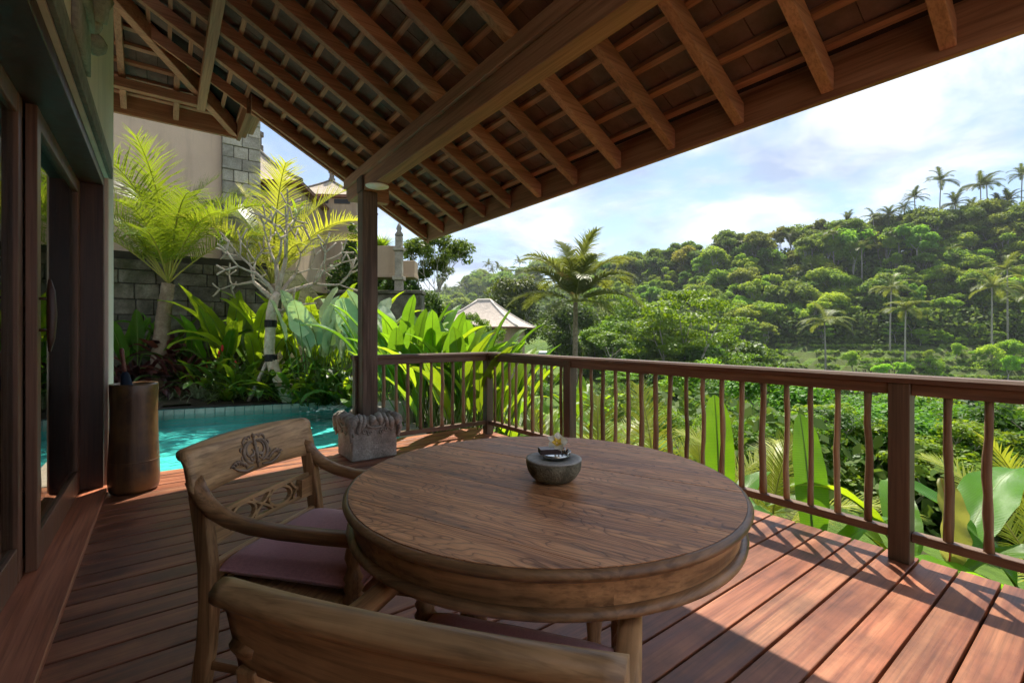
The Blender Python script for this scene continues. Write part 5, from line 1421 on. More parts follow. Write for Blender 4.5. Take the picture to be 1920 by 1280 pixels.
def height(l, d):
    l = np.asarray(l, float); d = np.asarray(d, float)
    q, top, far = ridge_at(l, d)
    sc = np.where(d > 170, 1.0+(d-170)/120.0, 1.0)
    qq = q/np.clip(sc, 1, 2.4)
    low = -10.0
    s1 = top-(top-1.5)*sstep(qq/30.0)
    ter = 1.5+(low-1.5)*np.clip((qq-28)/34.0, 0, 1)
    stepped = np.floor(ter/1.15)*1.15; f = ter/1.15-np.floor(ter/1.15)
    stepped = stepped+1.15*sstep((f-0.78)/0.22)
    tmask = sstep((l-25)/14.0)*sstep((112-d)/10.0)
    s2 = np.where(qq > 28, ter*(1-tmask)+stepped*tmask, 0)
    side1 = np.where(qq < 28, np.maximum(s1, 1.5), s2)
    side1 = np.where(far > 0.5, side1, np.maximum(top-(q*0.12), side1))
    side2 = -0.95-9.0*sstep((l-1.5-np.clip(d-12,0,60)*0.10)/24.0)-2.2*sstep((d-8)/22.0)*1.0
    side2 = np.where(d > 55, side2-7.0*sstep((d-55)/25.0), side2)
    left = sstep((-l-6)/10.0)*sstep((60-d)/20)*5.0
    side2 = side2+left
    return np.maximum(side1, side2)
# polar-ish grid: fine near, coarse far
dd = np.concatenate([np.linspace(-30, 0, 7)[:-1], np.linspace(0, 40, 34)[:-1], np.linspace(40, 140, 92)[:-1], np.geomspace(140, 620, 34)])
kk = np.concatenate([np.linspace(-3.0,-0.6,14)[:-1], np.linspace(-0.6,1.3,120), np.linspace(1.3,3.2,14)[1:]])
DD, KK = np.meshgrid(dd, kk, indexing='ij'); LL = KK*(np.abs(DD)+14.0)
HH = height(LL, DD)
nz = vnoise(LL, DD, 0.11)*0.5+vnoise(LL, DD, 0.03, 5.0)*1.6
HH = HH+nz*np.clip((DD-12)/30, 0, 1)*np.where((LL > 30) & (DD < 112), 0.25, 1.0)
XX = CY*LL+SY*DD; YY = -SY*LL+CY*DD
house = (XX < 6.8) & (YY < 14.2) & (XX > -9)
HH = np.where(house, np.minimum(HH, -1.9), HH)
bank = 3.4*sstep((YY-14.4)/1.2)*sstep((6.5-XX)/3.0)*sstep((46-YY)/10.0)      # planted bank that carries the pavilions
HH = np.where(house, HH, np.where(bank > 0.02, np.maximum(HH, -1.9+bank*1.5), HH))
nr, nc_ = DD.shape
V = np.stack([XX, YY, HH], -1).reshape(-1,3)
ii, jj = np.meshgrid(np.arange(nr-1), np.arange(nc_-1), indexing='ij'); a = (ii*nc_+jj).ravel()
F = np.stack([a, a+1, a+nc_+1, a+nc_], 1)
k = N('valley_grass')
v = k.co('Object', (1,1,1))
a_ = k.noise(v, 0.10, 6, 0.65); b_ = k.noise(v, 1.3, 6, 0.7)
c = k.ramp(a_, [(0.32,(0.050,0.090,0.016)),(0.5,(0.085,0.150,0.022)),(0.68,(0.13,0.18,0.035))])
c = k.mix(0.6, c, k.ramp(b_, [(0.35,(0.5,0.55,0.45)),(0.62,(1.15,1.12,1.0))]), 'MULTIPLY')
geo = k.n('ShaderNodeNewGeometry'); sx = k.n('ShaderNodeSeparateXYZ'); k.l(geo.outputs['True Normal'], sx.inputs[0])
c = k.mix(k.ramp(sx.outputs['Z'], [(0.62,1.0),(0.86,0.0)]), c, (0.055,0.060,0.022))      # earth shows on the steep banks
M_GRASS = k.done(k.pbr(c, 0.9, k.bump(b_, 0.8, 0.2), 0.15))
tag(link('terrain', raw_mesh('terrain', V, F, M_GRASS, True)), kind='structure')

# ------------------------------------------------------------------ tree makers for the valley
def z_at(l, d): return float(height(np.array([l]), np.array([d]))[0])
def crown_proto(kind, seed, n, size):
    """unit-height tree: limbs grown by branching, leaf masses gathered round the twig ends"""
    r_ = np.random.RandomState(seed); limbs = []; tips = []
    L, dep, spr, upb, sh, nch, blob = {'round':(0.30,3,0.62,0.22,0.72,4,(.085,.135,.06,.10)), 'tall':(0.34,3,0.42,0.34,0.70,3,(.06,.11,.05,.09)), 'flat':(0.30,3,0.80,0.02,0.80,4,(.09,.16,.022,.045)), 'loose':(0.26,4,0.60,0.20,0.78,3,(.05,.095,.03,.06)), 'bush':(0.16,3,0.85,0.16,0.85,4,(.10,.16,.08,.13))}[kind]
    p = np.array([0,0,-0.06]); d0 = np.array([r_.uniform(-.1,.1), r_.uniform(-.1,.1), 1.0]); d0 /= np.linalg.norm(d0)
    grow(r_, p, d0, L, 0.024, dep, limbs, tips, spr, nch, upb, sh, 0.10, 0.0025)
    T = np.array(tips); top = T[:,2].max(); rad = np.hypot(T[:,0], T[:,1]).max()
    S = np.array([0.40/max(rad, 0.25)]*2+[0.92/top])
    bl = [(*(t*S), r_.uniform(*blob[:2]), r_.uniform(*blob[:2]), r_.uniform(*blob[2:])) for t in T]
    if kind in ('round','tall','flat'): bl += [(b_[0]*0.62, b_[1]*0.62, b_[2]*r_.uniform(0.55,0.85), b_[3]*0.9, b_[4]*0.9, b_[5]) for b_ in bl[::2]]
    if kind == 'bush': bl += [(r_.uniform(-.3,.3), r_.uniform(-.3,.3), r_.uniform(.08,.35), .16, .16, .13) for _ in range(8)]
    limbs = [([q*S for q in pts], [x*0.9 for x in rr]) for pts, rr in limbs]
    V, F = cloud(r_, bl, n, size, 0.5, 0.5)
    return V, F, limbs
def trunk_proto(kind, limbs, mat, seed):
    return limb_mesh('trunk', mat, limbs, 5)
PROTO = {}
for kd, sds, n, sz, mt in (('round',(1,2,3,4),4200,0.052,G_HILL),('tall',(5,6,7),3600,0.048,G_HILL),('flat',(8,9),2600,0.050,G_HILL),('loose',(10,11,12),2600,0.046,G_HILL),('bush',(13,14,15),2200,0.075,G_HILL)):
    PROTO[kd] = []
    for s_ in sds:
        V, F, bl = crown_proto(kd, s_, n, sz)
        PROTO[kd].append((raw_mesh('crown', V, F, mt), trunk_proto(kd, bl, B_GREY, s_)))
rst = np.random.RandomState(77)
def tree(kind, l, d, h, label, group, col=(1,1,1), wid=1.0, z=None, name='broadleaf_tree', cat='tree', var=None):
    x, y = at(l, d); zz = z_at(l, d)-0.2 if z is None else z
    t = thing(name, label, cat, (x, y, zz), rst.uniform(0,6.28), group)
    cr_, tk = PROTO[kind][rst.randint(len(PROTO[kind])) if var is None else var]
    o = link('crown', cr_, t, scale=(h*wid,h*wid,h)); o.color = (*[c*rst.uniform(0.9,1.1) for c in col], 1)
    link('trunk', tk, t, scale=(h*wid,h*wid,h))
    return t
# small palms for the hillside
HF = [frond('frond', (leafmat('hill_palm', (0.050,0.085,0.018), (0.10,0.13,0.03), (0.20,0.25,0.04), 0.35, 0.5, 0.3), G_RIB), 1.0, R(e), bd, 26, 0.26, 0.034, 1.0, 30+i, 0.08, seg=2, rr=0.012) for i, (e, bd) in enumerate(((78,1.5),(50,1.6),(20,1.4),(-5,1.0)))]
def hill_palm(l, d, h, fl, label, group, lean=0.0, z=None, col=(1,1,1), nf=16):
    x, y = at(l, d); zz = z_at(l, d)-0.3 if z is None else z
    fr_ = []; nf = nf+rst.randint(-4, 7); fl = fl*rst.uniform(0.85,1.15)
    for i in range(nf):
        m_ = [0,1,1,2,2,2,3,3][rst.randint(8)]
        fr_.append((HF[m_], i*2.4+rst.uniform(-.3,.3), rst.uniform(-.1,.1), fl*rst.uniform(0.85,1.1)))
    lx = rst.normal()*1.3*lean; h = h*rst.uniform(0.85,1.1)
    t = palm(label, (x, y, zz), (x+lx, y+rst.uniform(-.3,.3)*lean, zz+h), 0.17, 0.11, fr_, group, B_GREY, 'hill_palm', rings=False)
    for c_ in t.children:
        if c_.name.startswith('frond'): c_.color = (*col, 1)
    return t

# ------------------------------------------------------------------ the hillside opposite
LBL_R = 'tall palm on the skyline of the hill opposite'
# skyline palms: (bearing, distance, trunk height, frond length)
SKP = ((0.865,118,17,3.6),(0.915,116,19,3.9),(0.805,118,13,3.3),(0.845,121,16,3.2),(0.955,117,15,3.5),(1.005,114,21,4.2),(1.02,115,18,4.0),(1.065,112,15,3.6),(1.09,110,19,3.8),(0.775,120,12,3.2),(0.72,122,11,3.0),(0.985,118,14,3.2),(0.60,124,11,3.0),(0.66,124,12,3.0),(0.50,128,10,3.0),(0.44,133,9,2.8),(1.045,113,13,3.3),(0.89,121,13,3.2),(0.70,126,10,3.0),(0.935,122,12,3.1))
for i, (k_, d, h, f_) in enumerate(sorted(SKP, reverse=True)):
    l = k_*d; hill_palm(l, d, h, f_, 'skyline palm on the hill opposite, %s counted from the right' % ORD[i], 'skyline palms', 1.0, col=(0.8,0.85,0.8))
# palms standing on the terraces
for k_, d, h, f_, lb in ((0.672,84,11,4.2,'palm rising from the rice terraces left of the others'),(0.842,82,10.5,4.4,'palm with drooping crown in the middle of the terraces'),(1.028,80,13,4.8,'tall pale palm at the right end of the terraces'),(1.062,86,15,4.2,'slim palm beside the tall pale palm on the terraces'),(0.81,88,11.5,3.6,'palm half hidden behind the drooping terrace palm'),(1.10,82,12,4.5,'palm at the far right edge of the terraces')):
    hill_palm(k_*d, d, h, f_, lb, 'terrace palms', 0.4, col=(1.7,1.6,1.3), nf=20)
for i, (k_, d, h, f_) in enumerate(((0.96,101,7,4.0),(0.93,104,9,4.0),(0.83,110,12,3.3),(0.75,108,12,3.4),(0.69,112,13,3.2),(0.63,112,9,3.3))):
    hill_palm(k_*d, d, h, f_, 'palm among hillside trees below the skyline, %s from the right' % ORD[i], 'hillside palms', 0.5, col=(1.1,1.1,1.0))
# ridge forest
cols = [(0.75,0.85,0.8),(0.9,0.95,0.8),(1.05,1.0,0.75),(0.8,0.95,0.7),(1.2,1.05,0.75)]
def on_ridge(t):
    s = t*(len(RID)-1); i = min(len(RID)-2, int(s)); f = s-i
    return RID[i]*(1-f)+RID[i+1]*f
n_r = 0
for i in range(290):
    k_ = 0.14+1.02*rst.rand(); q_ = rst.uniform(-6, 26)
    # march out along the bearing until the ridge distance matches
    ds = np.linspace(70, 250, 120); qv, tp, fa = ridge_at(k_*ds, ds)
    cand = ds[(fa > 0.5) & (np.abs(qv-abs(q_)) < 2.2)] if q_ > 0 else ds[qv < 3]
    if len(cand) == 0: continue
    d = cand[rst.randint(len(cand))]; l = k_*d
    kind = ['tall','round','loose','tall','loose','round'][rst.randint(6)]
    h = rst.uniform(8.5, 14.5)*(1.0 if q_ < 12 else 0.8)
    up_ = q_ < 10
    tree(kind, l, d, h, 'dark broadleaf tree in the forest crowning the hill opposite' if up_ else 'broadleaf tree on the wooded slope of the hill opposite', 'ridge forest trees' if up_ else 'hillside trees', cols[rst.randint(5)] if up_ else [(1.1,1.2,0.8),(1.45,1.5,0.9),(0.9,1.1,0.8),(1.3,1.6,0.9)][rst.randint(4)], rst.uniform(0.8,1.15), name='ridge_tree' if up_ else 'hillside_tree')
# lower slope: brighter mixed trees
for i in range(75):
    k_ = 0.40+0.74*rst.rand(); d = rst.uniform(96, 108)-4*(k_ > 0.8)
    kind = ['round','flat','loose','round','loose'][rst.randint(5)]
    tree(kind, k_*d, d, rst.uniform(5.0,9.0), 'light green tree above the rice terraces', 'trees above the terraces', [(1.7,1.75,0.8),(1.4,1.5,0.8),(2.1,1.9,0.9),(1.0,1.25,0.7)][rst.randint(4)], rst.uniform(0.95,1.3), name='slope_tree')
# small trees dotted on the terraces
for i in range(30):
    k_ = 0.5+0.66*rst.rand(); d = rst.uniform(72, 96)
    tree(['flat','bush','round'][rst.randint(3)], k_*d, d, rst.uniform(2.0,4.5), 'small tree dotted on the rice terraces', 'small terrace trees', [(1.6,2.0,0.9),(1.3,1.7,0.8),(1.9,2.0,1.0)][rst.randint(3)], rst.uniform(1.0,1.4))
# dark row of posts along one terrace
for i in range(16):
    d = 80.5; k_ = 0.70+0.010*i+rst.uniform(-.003,.003); x, y = at(k_*d, d); b = MB(); z_ = z_at(k_*d, d); b.tube([(0,0,-0.2),(rst.uniform(-.1,.1),0,rst.uniform(0.7,1.1))], [0.12,0.09], 6)
    o = b.build('field_post', B_BROWN, None, loc=(x,y,z_)); tag(o, 'dark wooden post on the rice terrace, %s of its row from the left' % ORD[i], 'post', 'row of posts on the terrace')
# far ridge to the left
for i in range(120):
    k_ = -0.16+0.54*rst.rand(); d = rst.uniform(205, 345); l = k_*d
    qv, tp, fa = ridge_at(np.array([l]), np.array([d]))
    if qv[0] > 75 or (fa[0] < 0.5 and qv[0] > 12): continue
    if rst.rand() < 0.17: hill_palm(l, d, rst.uniform(14,20), 5.0, 'palm in the hazy forest of the far ridge', 'far ridge palms', 1.0)
    else: tree(['round','tall','loose','flat'][rst.randint(4)], l, d, rst.uniform(13,20), 'hazy tree in the forest of the far ridge', 'far ridge trees', [(1.0,1.1,0.9),(1.3,1.3,0.9),(0.9,1.05,0.9)][rst.randint(3)], rst.uniform(0.9,1.2))
# undergrowth between the trunks
def scatter_cards(n, kr, dr, cond, size, hmax, seed):
    r_ = np.random.RandomState(seed); k_ = r_.uniform(*kr, n*3); d = np.sqrt(r_.uniform(dr[0]**2, dr[1]**2, n*3)); l = k_*d
    q, tp, fa = ridge_at(l, d); m = cond(l, d, q, fa); l, d = l[m][:n], d[m][:n]
    z = height(l, d)+r_.rand(len(l))**1.6*hmax
    x = CY*l+SY*d; y = -SY*l+CY*d
    c_ = np.stack([x,y,z],1); nn = len(c_)
    nr_ = r_.normal(size=(nn,3))*0.6+np.array([0,0,0.8])+np.array([-SY,-CY,0])*0.3; nr_ /= np.linalg.norm(nr_,axis=1)[:,None]
    a = np.cross(nr_, r_.normal(size=(nn,3))); a /= np.linalg.norm(a,axis=1)[:,None]; b2 = np.cross(nr_, a); s_ = size*r_.uniform(0.5,1.4,nn)
    V = np.empty((nn,4,3)); V[:,0]=c_-a*s_[:,None]*.5; V[:,1]=c_-b2*s_[:,None]*.32; V[:,2]=c_+a*s_[:,None]*.5; V[:,3]=c_+b2*s_[:,None]*.32
    return V.reshape(-1,3), np.arange(nn*4).reshape(nn,4)
G_UND = leafmat('undergrowth_leaf', (0.045,0.095,0.014), (0.11,0.17,0.022), (0.20,0.30,0.03), 0.36, 0.6, 0.2)
V, F = scatter_cards(120000, (0.10,1.2), (84,215), lambda l,d,q,fa: (q < 34) & ((fa > 0.5) | (q < 14)), 0.85, 6.0, 5)
tag(link('undergrowth', raw_mesh('undergrowth', V, F, G_UND)), 'dense green undergrowth covering the hill opposite', 'undergrowth', kind='stuff')
V, F = scatter_cards(34000, (-0.22,0.45), (180,350), lambda l,d,q,fa: (q < 90) & ((fa > 0.5) | (q < 14)), 2.0, 6.0, 6)
tag(link('far_undergrowth', raw_mesh('far_undergrowth', V, F, G_UND)), 'hazy undergrowth covering the far ridge', 'undergrowth', kind='stuff')
G_LIP = leafmat('terrace_grass_leaf', (0.14,0.25,0.025), (0.22,0.33,0.04), (0.40,0.58,0.05), 0.42, 0.6, 0.2)
def lip(l, d, q, fa):
    ter = 1.5-11.5*np.clip((q-28)/34.0, 0, 1); f = ter/1.15-np.floor(ter/1.15)
    return (l > 25) & (d < 112) & (q > 29) & (q < 61) & ((f > 0.93) | (f < 0.22)) & (np.sin(l*0.31+d*0.13)+np.sin(l*0.83-d*0.4) > -0.7)
V, F = scatter_cards(45000, (0.30,1.25), (48,108), lip, 0.5, 0.35, 7)
tag(link('terrace_grass', raw_mesh('terrace_grass', V, F, G_LIP)), 'bright grass edging the steps of the rice terraces', 'grass', kind='stuff')
# ------------------------------------------------------------------ middle distance
for kd, sds, n, sz in (('round',(31,32,33),9000,0.030),('flat',(34,35),9000,0.028),('bush',(36,37,38),7500,0.046),('loose',(39,40,41),5000,0.026)):
    PROTO['fine_'+kd] = []
    for s_ in sds:
        V, F, bl = crown_proto(kd, s_, n, sz)
        PROTO['fine_'+kd].append((raw_mesh('crown', V, F, G_TREE), trunk_proto(kd, bl, B_GREY, s_)))
for nm, sds, n, sz in (('big_bush',(51,52),2600,0.105),('small_bush',(53,54),11000,0.030)):
    PROTO[nm] = []
    for s_ in sds:
        V, F, bl = crown_proto('bush', s_, n, sz)
        PROTO[nm].append((raw_mesh('crown', V, F, G_TREE), trunk_proto('bush', bl, B_GREY, s_)))
def ztop(y_off, d): return 1.22-y_off*d      # height that stays y_off (tangent) under eye level
# big spreading trees and the dark tree behind the roof
tree('fine_round', 0.035*54, 54, 12.5, 'large dark dense tree behind the pale villa roof', None, (0.8,0.72,0.6), 1.0, z=-4.6, var=0)
tree('fine_round', 0.11*50, 50, 10, 'dark rounded tree behind the coconut palm', None, (0.8,0.75,0.6), 1.0, z=-5.2, var=1)
tree('fine_flat', 0.375*46, 46, 14.0, 'wide layered tree with feathery bright green tiers', None, (1.7,1.65,0.55), 0.95, z=-7.6, var=0)
tree('fine_flat', 0.27*52, 52, 13.5, 'layered feathery tree behind the wide bright one', None, (1.4,1.35,0.6), 0.9, z=-7.0, var=1)
tree('fine_flat', 0.45*50, 50, 11, 'lower layered tree right of the wide bright one', None, (1.8,1.75,0.6), 0.85, z=-8.2, var=1)
tree('fine_flat', 0.20*58, 58, 13, 'olive leaved tree right of the coconut palm', None, (1.6,1.35,0.7), 0.7, z=-6.0, var=0)
tree('fine_bush', 0.385*30, 30, 4.2, 'very bright green shrub crown just above the handrail', None, (2.6,2.9,0.6), 1.2, z=-4.6, var=0)
tree('fine_loose', -0.178*17, 17, 4.6, 'loose leafed tree standing behind the planter and eave corner', None, (1.3,1.2,1.0), 0.85, z=0.75, var=0)
tree('fine_loose', -0.142*18, 18, 4.0, 'slender loose leafed tree right of the planter', None, (1.4,1.25,1.0), 0.9, z=0.9, var=1)
tree('fine_loose', -0.055*16, 16, 3.0, 'small leafy tree in front of the pale villa roof', None, (1.5,1.6,0.8), 0.75, z=-0.9, var=1)
tree('fine_bush', -0.075*31, 31, 3.6, 'bushy tree covering the lower left of the pale villa', None, (1.5,1.6,0.7), 0.9, z=-2.6, var=1)
tree('fine_round', -0.02*33, 33, 4.2, 'round tree covering the right wall of the pale villa', None, (1.4,1.5,0.7), 0.7, z=-3.4, var=2)
tree('fine_loose', -0.085*15, 15, 2.4, 'thin leafy tree left of the pale villa roof', None, (1.6,1.7,0.8), 0.8, z=-0.9, var=0)
for k_, d, h, z_, lb in ((-0.315,17.2,3.4,0.6,'dark bush behind the ivy and the planter box'),(-0.272,17.6,2.6,0.9,'dark bush under the planter box'),(-0.232,16.4,2.2,1.2,'leafy bush behind the stone lantern'),(-0.20,15.2,2.0,0.6,'leafy bush between lantern and strap-leaved plants')):
    tree('fine_bush', k_*d, d, h, lb, 'bushes behind the retaining wall', (0.8,0.95,0.7), 1.0, z=z_, name='leafy_shrub', cat='shrub')
MIDC = [(1.3,1.45,0.8),(1.0,1.2,0.8),(1.7,1.7,0.8),(0.85,1.0,0.7),(1.5,1.8,0.7)]
for i in range(34):
    k_ = -0.10+0.62*rst.rand(); d = rst.uniform(34, 78)
    if abs(k_+0.04) < 0.07 and d < 46: continue
    zt = 1.22+d*rst.uniform(-0.045, 0.035)*(1 if k_ < 0.35 else 0.2)-0.03*d*(k_ > 0.35); g_ = z_at(k_*d, d)-0.3; h = zt-g_
    if h < 2.5: continue
    tree(['fine_round','fine_flat','fine_bush','fine_loose'][rst.randint(4)], k_*d, d, h, 'green tree on the near slope of the valley beyond the handrail', 'trees on the near valley slope', MIDC[rst.randint(5)], min(1.3, 5.5/h+0.5), z=g_)
# fill below the handrail: leafy shrubs and small trees on the steep slope
for i in range(120):
    d = 8.5+46*rst.rand()**1.5; k_ = rst.uniform(0.02, 1.2) if d > 14 else rst.uniform(0.15, 1.25)
    off = rst.uniform(0.07, 0.36)+(0.05 if d < 14 else 0); zt = ztop(off, d); g_ = z_at(k_*d, d)-0.3; h = max(1.3, min(7.0, zt-g_))
    tree(['fine_bush','fine_round','big_bush','fine_loose','small_bush','small_bush','fine_flat'][rst.randint(7)], k_*d, d, h, 'leafy shrub on the slope below the railing', 'shrubs below the railing', [(0.8,1.0,0.8),(1.1,1.35,0.8),(1.6,1.85,0.8),(0.6,0.75,0.7),(1.8,1.6,0.7),(1.3,1.7,1.0)][rst.randint(6)], min(1.5, 2.2/h+0.7), z=min(g_, zt-h), name='leafy_shrub', cat='shrub')
for i in range(14):
    k_ = 0.30+0.065*i+rst.uniform(-.02,.02); d = rst.uniform(11, 30)
    if i % 2:
        hill_palm(k_*d, d, rst.uniform(1.0,2.2), rst.uniform(1.4,2.2), 'young palm among the shrubs below the railing, %s from the left' % ORD[i//2], 'young palms among the shrubs', 0.3, z=ztop(0.20, d)-2.6, col=(1.6,1.7,0.8))
    else:
        x, y = at(k_*d, d); clump('banana_plant', 'banana clump among the shrubs below the railing, %s from the left' % ORD[i//2], 'plant', (x, y, ztop(0.15, d)-2.3), BAN, 8, rs, 0.3, (-0.05,0.6), (0.8,1.2), 'bananas among the shrubs', (0.9,1.0,0.9))
V, F = scatter_cards(26000, (0.0,1.3), (7,34), lambda l,d,q,fa: (l > 3.5), 0.26, 1.3, 17)
tag(link('slope_undergrowth', raw_mesh('slope_undergrowth', V, F, G_UND)), 'low green growth covering the slope below the terrace', 'undergrowth', kind='stuff')

# coconut palm in the middle distance
G_OLD = leafmat('palm_olive', (0.085,0.125,0.022), (0.17,0.19,0.045), (0.32,0.36,0.05), 0.42, 0.42, 0.35)
G_DRY = leafmat('palm_dry', (0.36,0.22,0.11), (0.46,0.30,0.16), (0.5,0.3,0.12), 0.35, 0.6, 0.2)
MF = [frond('frond', (G_OLD, G_RIB), 3.4, R(e), bd, 70, 1.0, 0.065, 0.9, 50+i, 0.16, vee=0.25) for i, (e, bd) in enumerate(((86,1.0),(68,1.6),(48,1.7),(22,1.4),(2,0.9)))]
MD = frond('frond', (G_DRY, G_RIB), 3.0, R(70), 1.5, 44, 0.7, 0.05, 0.9, 60, 0.2)
fl_ = []
for (l_, d_), m_, s_ in (((-.2,.3),0,1.0),((.25,-.3),0,1.05),((-1,.2),1,1.05),((-.9,-.5),2,1.1),((-1,0),3,1.0),((1,-.2),1,1.0),((1,.4),2,1.05),((.9,-.7),3,0.95),((1,.1),3,1.0),((0,-1),2,0.9),((.1,1),1,1.0),((-.5,1),2,1.0),((-.6,-1),4,0.8),((.5,-1),4,0.8),((-.8,.6),3,0.9),((.6,.7),2,1.0),((-.7,-.2),1,1.05),((.7,.2),1,1.0),((.3,-.9),1,0.95),((-.3,-.9),1,0.9),((.8,-.5),2,1.0)):
    fl_.append((MF[m_], az_of(l_, d_), 0, s_*1.36))
fl_.append((MD, az_of(-.25,-.2), 0.0, 0.9))
x, y = at(0.135*30, 30); palm('single coconut palm with olive fronds in the middle distance', (x, y, -4.2), (x+0.05, y, 3.25), 0.20, 0.14, fl_, None, B_PALM)
# pale roofed villa among the trees
pavilion('garden_villa', 'villa with pale pinkish shingle roof among the trees below', -0.060, 40, 4.1, 1.8, 3.2, -3.0, 2.4, R(-52), M_SHINGP, M_RIDGEP, 0.2, False, 0.6)
pavilion('garden_villa', 'lower pale shingle roof in front of the bigger pinkish roof', -0.098, 36.5, 1.95, 0.15, 2.1, -3.0, 1.5, R(-52), M_SHINGP, M_RIDGEP, 0.2, False)
M_SUNB = plain('white_cushion', (0.75,0.78,0.80), 0.8, 0.2, 0.05)
x, y = at(0.062*24, 24); t = thing('day_bed', 'small white topped day bed beyond the handrail near the palm', 'day bed', (x, y, -0.35), R(-40))
b = MB(); b.box(-0.32,0.32,-0.4,0.4,0.55,0.68); b.build('cushion', M_SUNB, t, bevel=0.03)
b = MB(); b.box(-0.34,0.34,-0.42,0.42,0.46,0.548); b.build('frame', M_RAIL, t)
for sx_ in (-0.3,0.3):
    for sy_ in (-0.38,0.38):
        b = MB(); b.box(sx_-0.03,sx_+0.03,sy_-0.03,sy_+0.03,-0.8,0.459); b.build('leg', M_RAIL, t)
# banana and heliconia clumps on the slope beyond the railing
for i, (k_, d, z_, s_) in enumerate(((0.065,26,-2.6,1.5),(0.15,21,-3.2,1.4),(0.02,19,-2.4,1.1),(0.21,20,-3.4,1.3),(0.08,15,-2.3,1.0),(-0.03,13,-1.6,0.95),(0.00,11,-1.5,0.9),(0.06,10,-1.6,0.8),(0.12,12,-2.2,1.0),(0.28,16,-3.4,1.1),(0.04,8.5,-1.45,0.75),(0.10,8.0,-1.6,0.7),(-0.02,9.2,-1.3,0.8),(0.17,9.5,-2.0,0.8))):
    x, y = at(k_*d, d); t = clump('banana_plant', 'banana clump on the slope beyond the railing, %s by distance' % ORD[sorted((26,21,19,20,15,13,11,10,12,16,8.5,8.0,9.2,9.5)).index(d)], 'plant', (x, y, z_), BAN if i % 3 else HELB, 8, rs, 0.3, (-0.05,0.5), (0.8*s_,1.1*s_), 'banana clumps beyond the railing', (0.95,1.0,0.9))
# yellow-green palms just below the rail
NFR = [frond('frond', (G_FRONDY, G_RIB), 1.7, R(e), bd, 54, 0.50, 0.020, 0.35, 400+i, 0.18, vee=0.15) for i, (e, bd) in enumerate(((84,0.7),(62,1.1),(40,1.1),(18,0.8)))]
for i, (k_, d, z_, s_, lb, dirs) in enumerate(((0.185,6.3,-1.25,1.0,'bright palm fronds behind the second railing post',((0,1),(.5,.4),(-.6,.3),(.9,-.2),(-.9,-.3),(.2,-1))),
    (0.31,6.6,-1.3,1.0,'bright palm fronds below the middle of the railing',((-.2,1),(-.8,.2),(.7,.4),(1,-.2),(-.3,-1),(.4,-.8))),
    (0.41,5.9,-1.35,0.9,'yellow palm fronds low behind the middle balusters',((.2,1),(-.9,.1),(.9,.1),(-.4,-.8),(.6,-.6))),
    (0.075,6.6,-1.3,0.8,'small yellow palm behind the railing corner',((-.3,1),(.6,.5),(-.8,.1),(.9,-.3),(.1,-1))),
    (0.555,5.2,-1.0,0.85,'yellow palm frond cluster between the two big banana leaves',((1,.25),(.5,.9),(-.6,.6),(.9,-.4))),
    (1.14,4.4,-1.15,0.8,'pale palm fronds at the right edge below the rail',((-.9,.1),(-.4,.9),(.6,.5),(-.6,-.6),(.5,-.8))))):
    x, y = at(k_*d, d); fr_ = []
    for j, (l_, d_) in enumerate(dirs): fr_.append((NFR[[0,1,1,2,2,3][j]], az_of(l_, d_)+rs.uniform(-.2,.2), 0, s_*rs.uniform(0.85,1.1)))
    palm(lb, (x, y, z_-1.4), (x, y, z_), 0.08, 0.05, fr_, 'palms just below the railing', B_PALM, 'small_palm')
# large banana leaves right behind the balusters
def banana(label, k_, d, z0, leaves, col=(1,1,1)):
    x, y = at(k_*d, d); t = thing('banana_plant', label, 'plant', (x, y, z0-0.8), 0, 'banana plants right behind the railing')
    b = MB(); b.tube([(0,0,-0.6),(0.01,0,0.3),(0,0,0.82)], [0.07,0.06,0.035], 8); b.build('stem', G_STALK, t, smooth=True)
    for m_, (l_, d_), tl, s_, c_ in leaves:
        o = link('leaf', m_, t, (0,0,0.78)); o.rotation_euler = (Matrix.Rotation(az_of(l_,d_), 4, 'Z') @ Matrix.Rotation(tl, 4, 'X')).to_euler(); o.scale = (s_,)*3; o.color = (*c_, 1)
    return t
UPL = blade('leaf', (G_BROAD, G_STALK), 0.18, 1.05, 0.27, R(86), 0.15, 0.22, 0.006, 24, 8, 0.5, 301, 0.016, 0, -2.6)
ARC = blade('leaf', (G_BRIGHT, G_STALK), 0.25, 1.15, 0.32, R(72), 1.5, 0.25, 0.02, 20, 8, 0.45, 302, 0.016, 0.08)
ARC2 = blade('leaf', (G_BROAD, G_STALK), 0.22, 1.1, 0.36, R(60), 0.9, 0.2, 0.015, 20, 8, 0.45, 303, 0.016, 0.04)
G_PINK = leafmat('pink_edged_leaf', (0.28,0.33,0.08), (0.34,0.30,0.10), (0.55,0.52,0.10), 0.45, 0.4, 0.35, island=False, vein=24.0, objvar=0.0)
PNK = blade('leaf', (G_PINK, M_REDF), 0.22, 0.85, 0.34, R(84), 0.5, 0.55, 0.03, 18, 8, 0.45, 310, 0.014, 0.1, 0.6)
banana('tall smooth upright banana leaf behind the middle balusters', 0.447, 4.05, -0.50, [(UPL,(0.1,1),0.0,0.98,(1.0,1.05,1.0)),(ARC2,(1,.4),0,0.6,(0.8,0.9,0.8))])
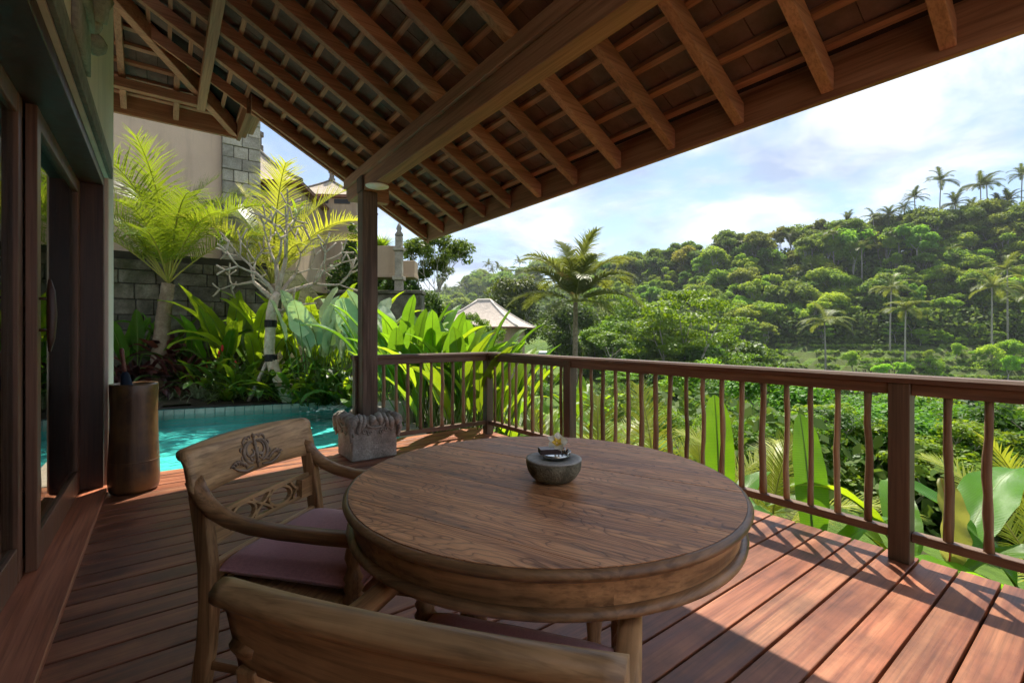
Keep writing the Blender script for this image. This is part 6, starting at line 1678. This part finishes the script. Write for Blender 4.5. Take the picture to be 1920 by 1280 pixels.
banana('second upright banana leaf near the big railing post', 0.650, 3.42, -0.56, [(UPL,(-0.1,1),0.0,0.98,(1.05,1.1,0.9)),(ARC2,(.9,-.2),0.1,0.55,(0.7,0.85,0.8)),(ARC2,(-.7,.5),0.1,0.5,(0.6,0.75,0.7))])
banana('banana plant arching leaves towards the big railing post', 0.86, 3.35, -0.55, [(ARC,(-1,.15),0.0,0.85,(1.0,1.0,0.8)),(ARC,(-1,.5),-0.25,0.8,(1.1,1.0,0.9)),(ARC2,(-.6,-.3),-0.5,0.6,(0.9,1.0,0.9)),(ARC2,(.5,1),0,0.7,(1,1,1))])
banana('banana plant with a curled pink-edged leaf right of the post', 0.935, 3.25, -0.52, [(PNK,(.15,1),0.2,0.70,(1.0,1.0,1.0)),(ARC2,(1,.45),-0.1,1.0,(0.85,1.0,1.0)),(ARC,(.6,-.2),-0.3,0.55,(0.9,1.0,0.9))])
banana('banana plant spreading broad leaves at the right edge', 1.12, 3.1, -0.62, [(ARC2,(-.5,.6),0.1,0.8,(0.9,1.05,0.9)),(ARC,(.8,.4),0,0.8,(1.2,1.1,0.8)),(ARC2,(-1,-.1),-0.35,0.8,(1.0,1.1,0.9)),(ARC2,(.9,-.4),-0.2,0.8,(1.0,1.1,0.9))])
banana('low banana plant under the rail between the posts', 0.55, 3.9, -0.95, [(ARC2,(.8,.5),0,0.6,(0.6,0.8,0.8)),(ARC2,(-.8,.5),0,0.6,(0.6,0.8,0.8)),(ARC2,(.1,1),0.1,0.7,(0.7,0.9,0.8))])

# ------------------------------------------------------------------ humid air over the valley
hz = MB(); hz.box(float(XX.min())-12, float(XX.max())+12, float(YY.min())-12, float(YY.max())+12, float(HH.min())-1.5, 92)
me = hz.mesh('haze', [])
k = N('valley_haze'); pv = k.n('ShaderNodeVolumePrincipled'); pv.inputs['Color'].default_value = (0.86,0.92,1.0,1); pv.inputs['Density'].default_value = HAZE
pv.inputs['Anisotropy'].default_value = 0.2
k.l(pv.outputs[0], k.out.inputs['Volume']); me.materials.clear(); me.materials.append(k.mat)
tag(link('haze', me), 'thin blue humid haze filling the valley', 'haze', kind='stuff')
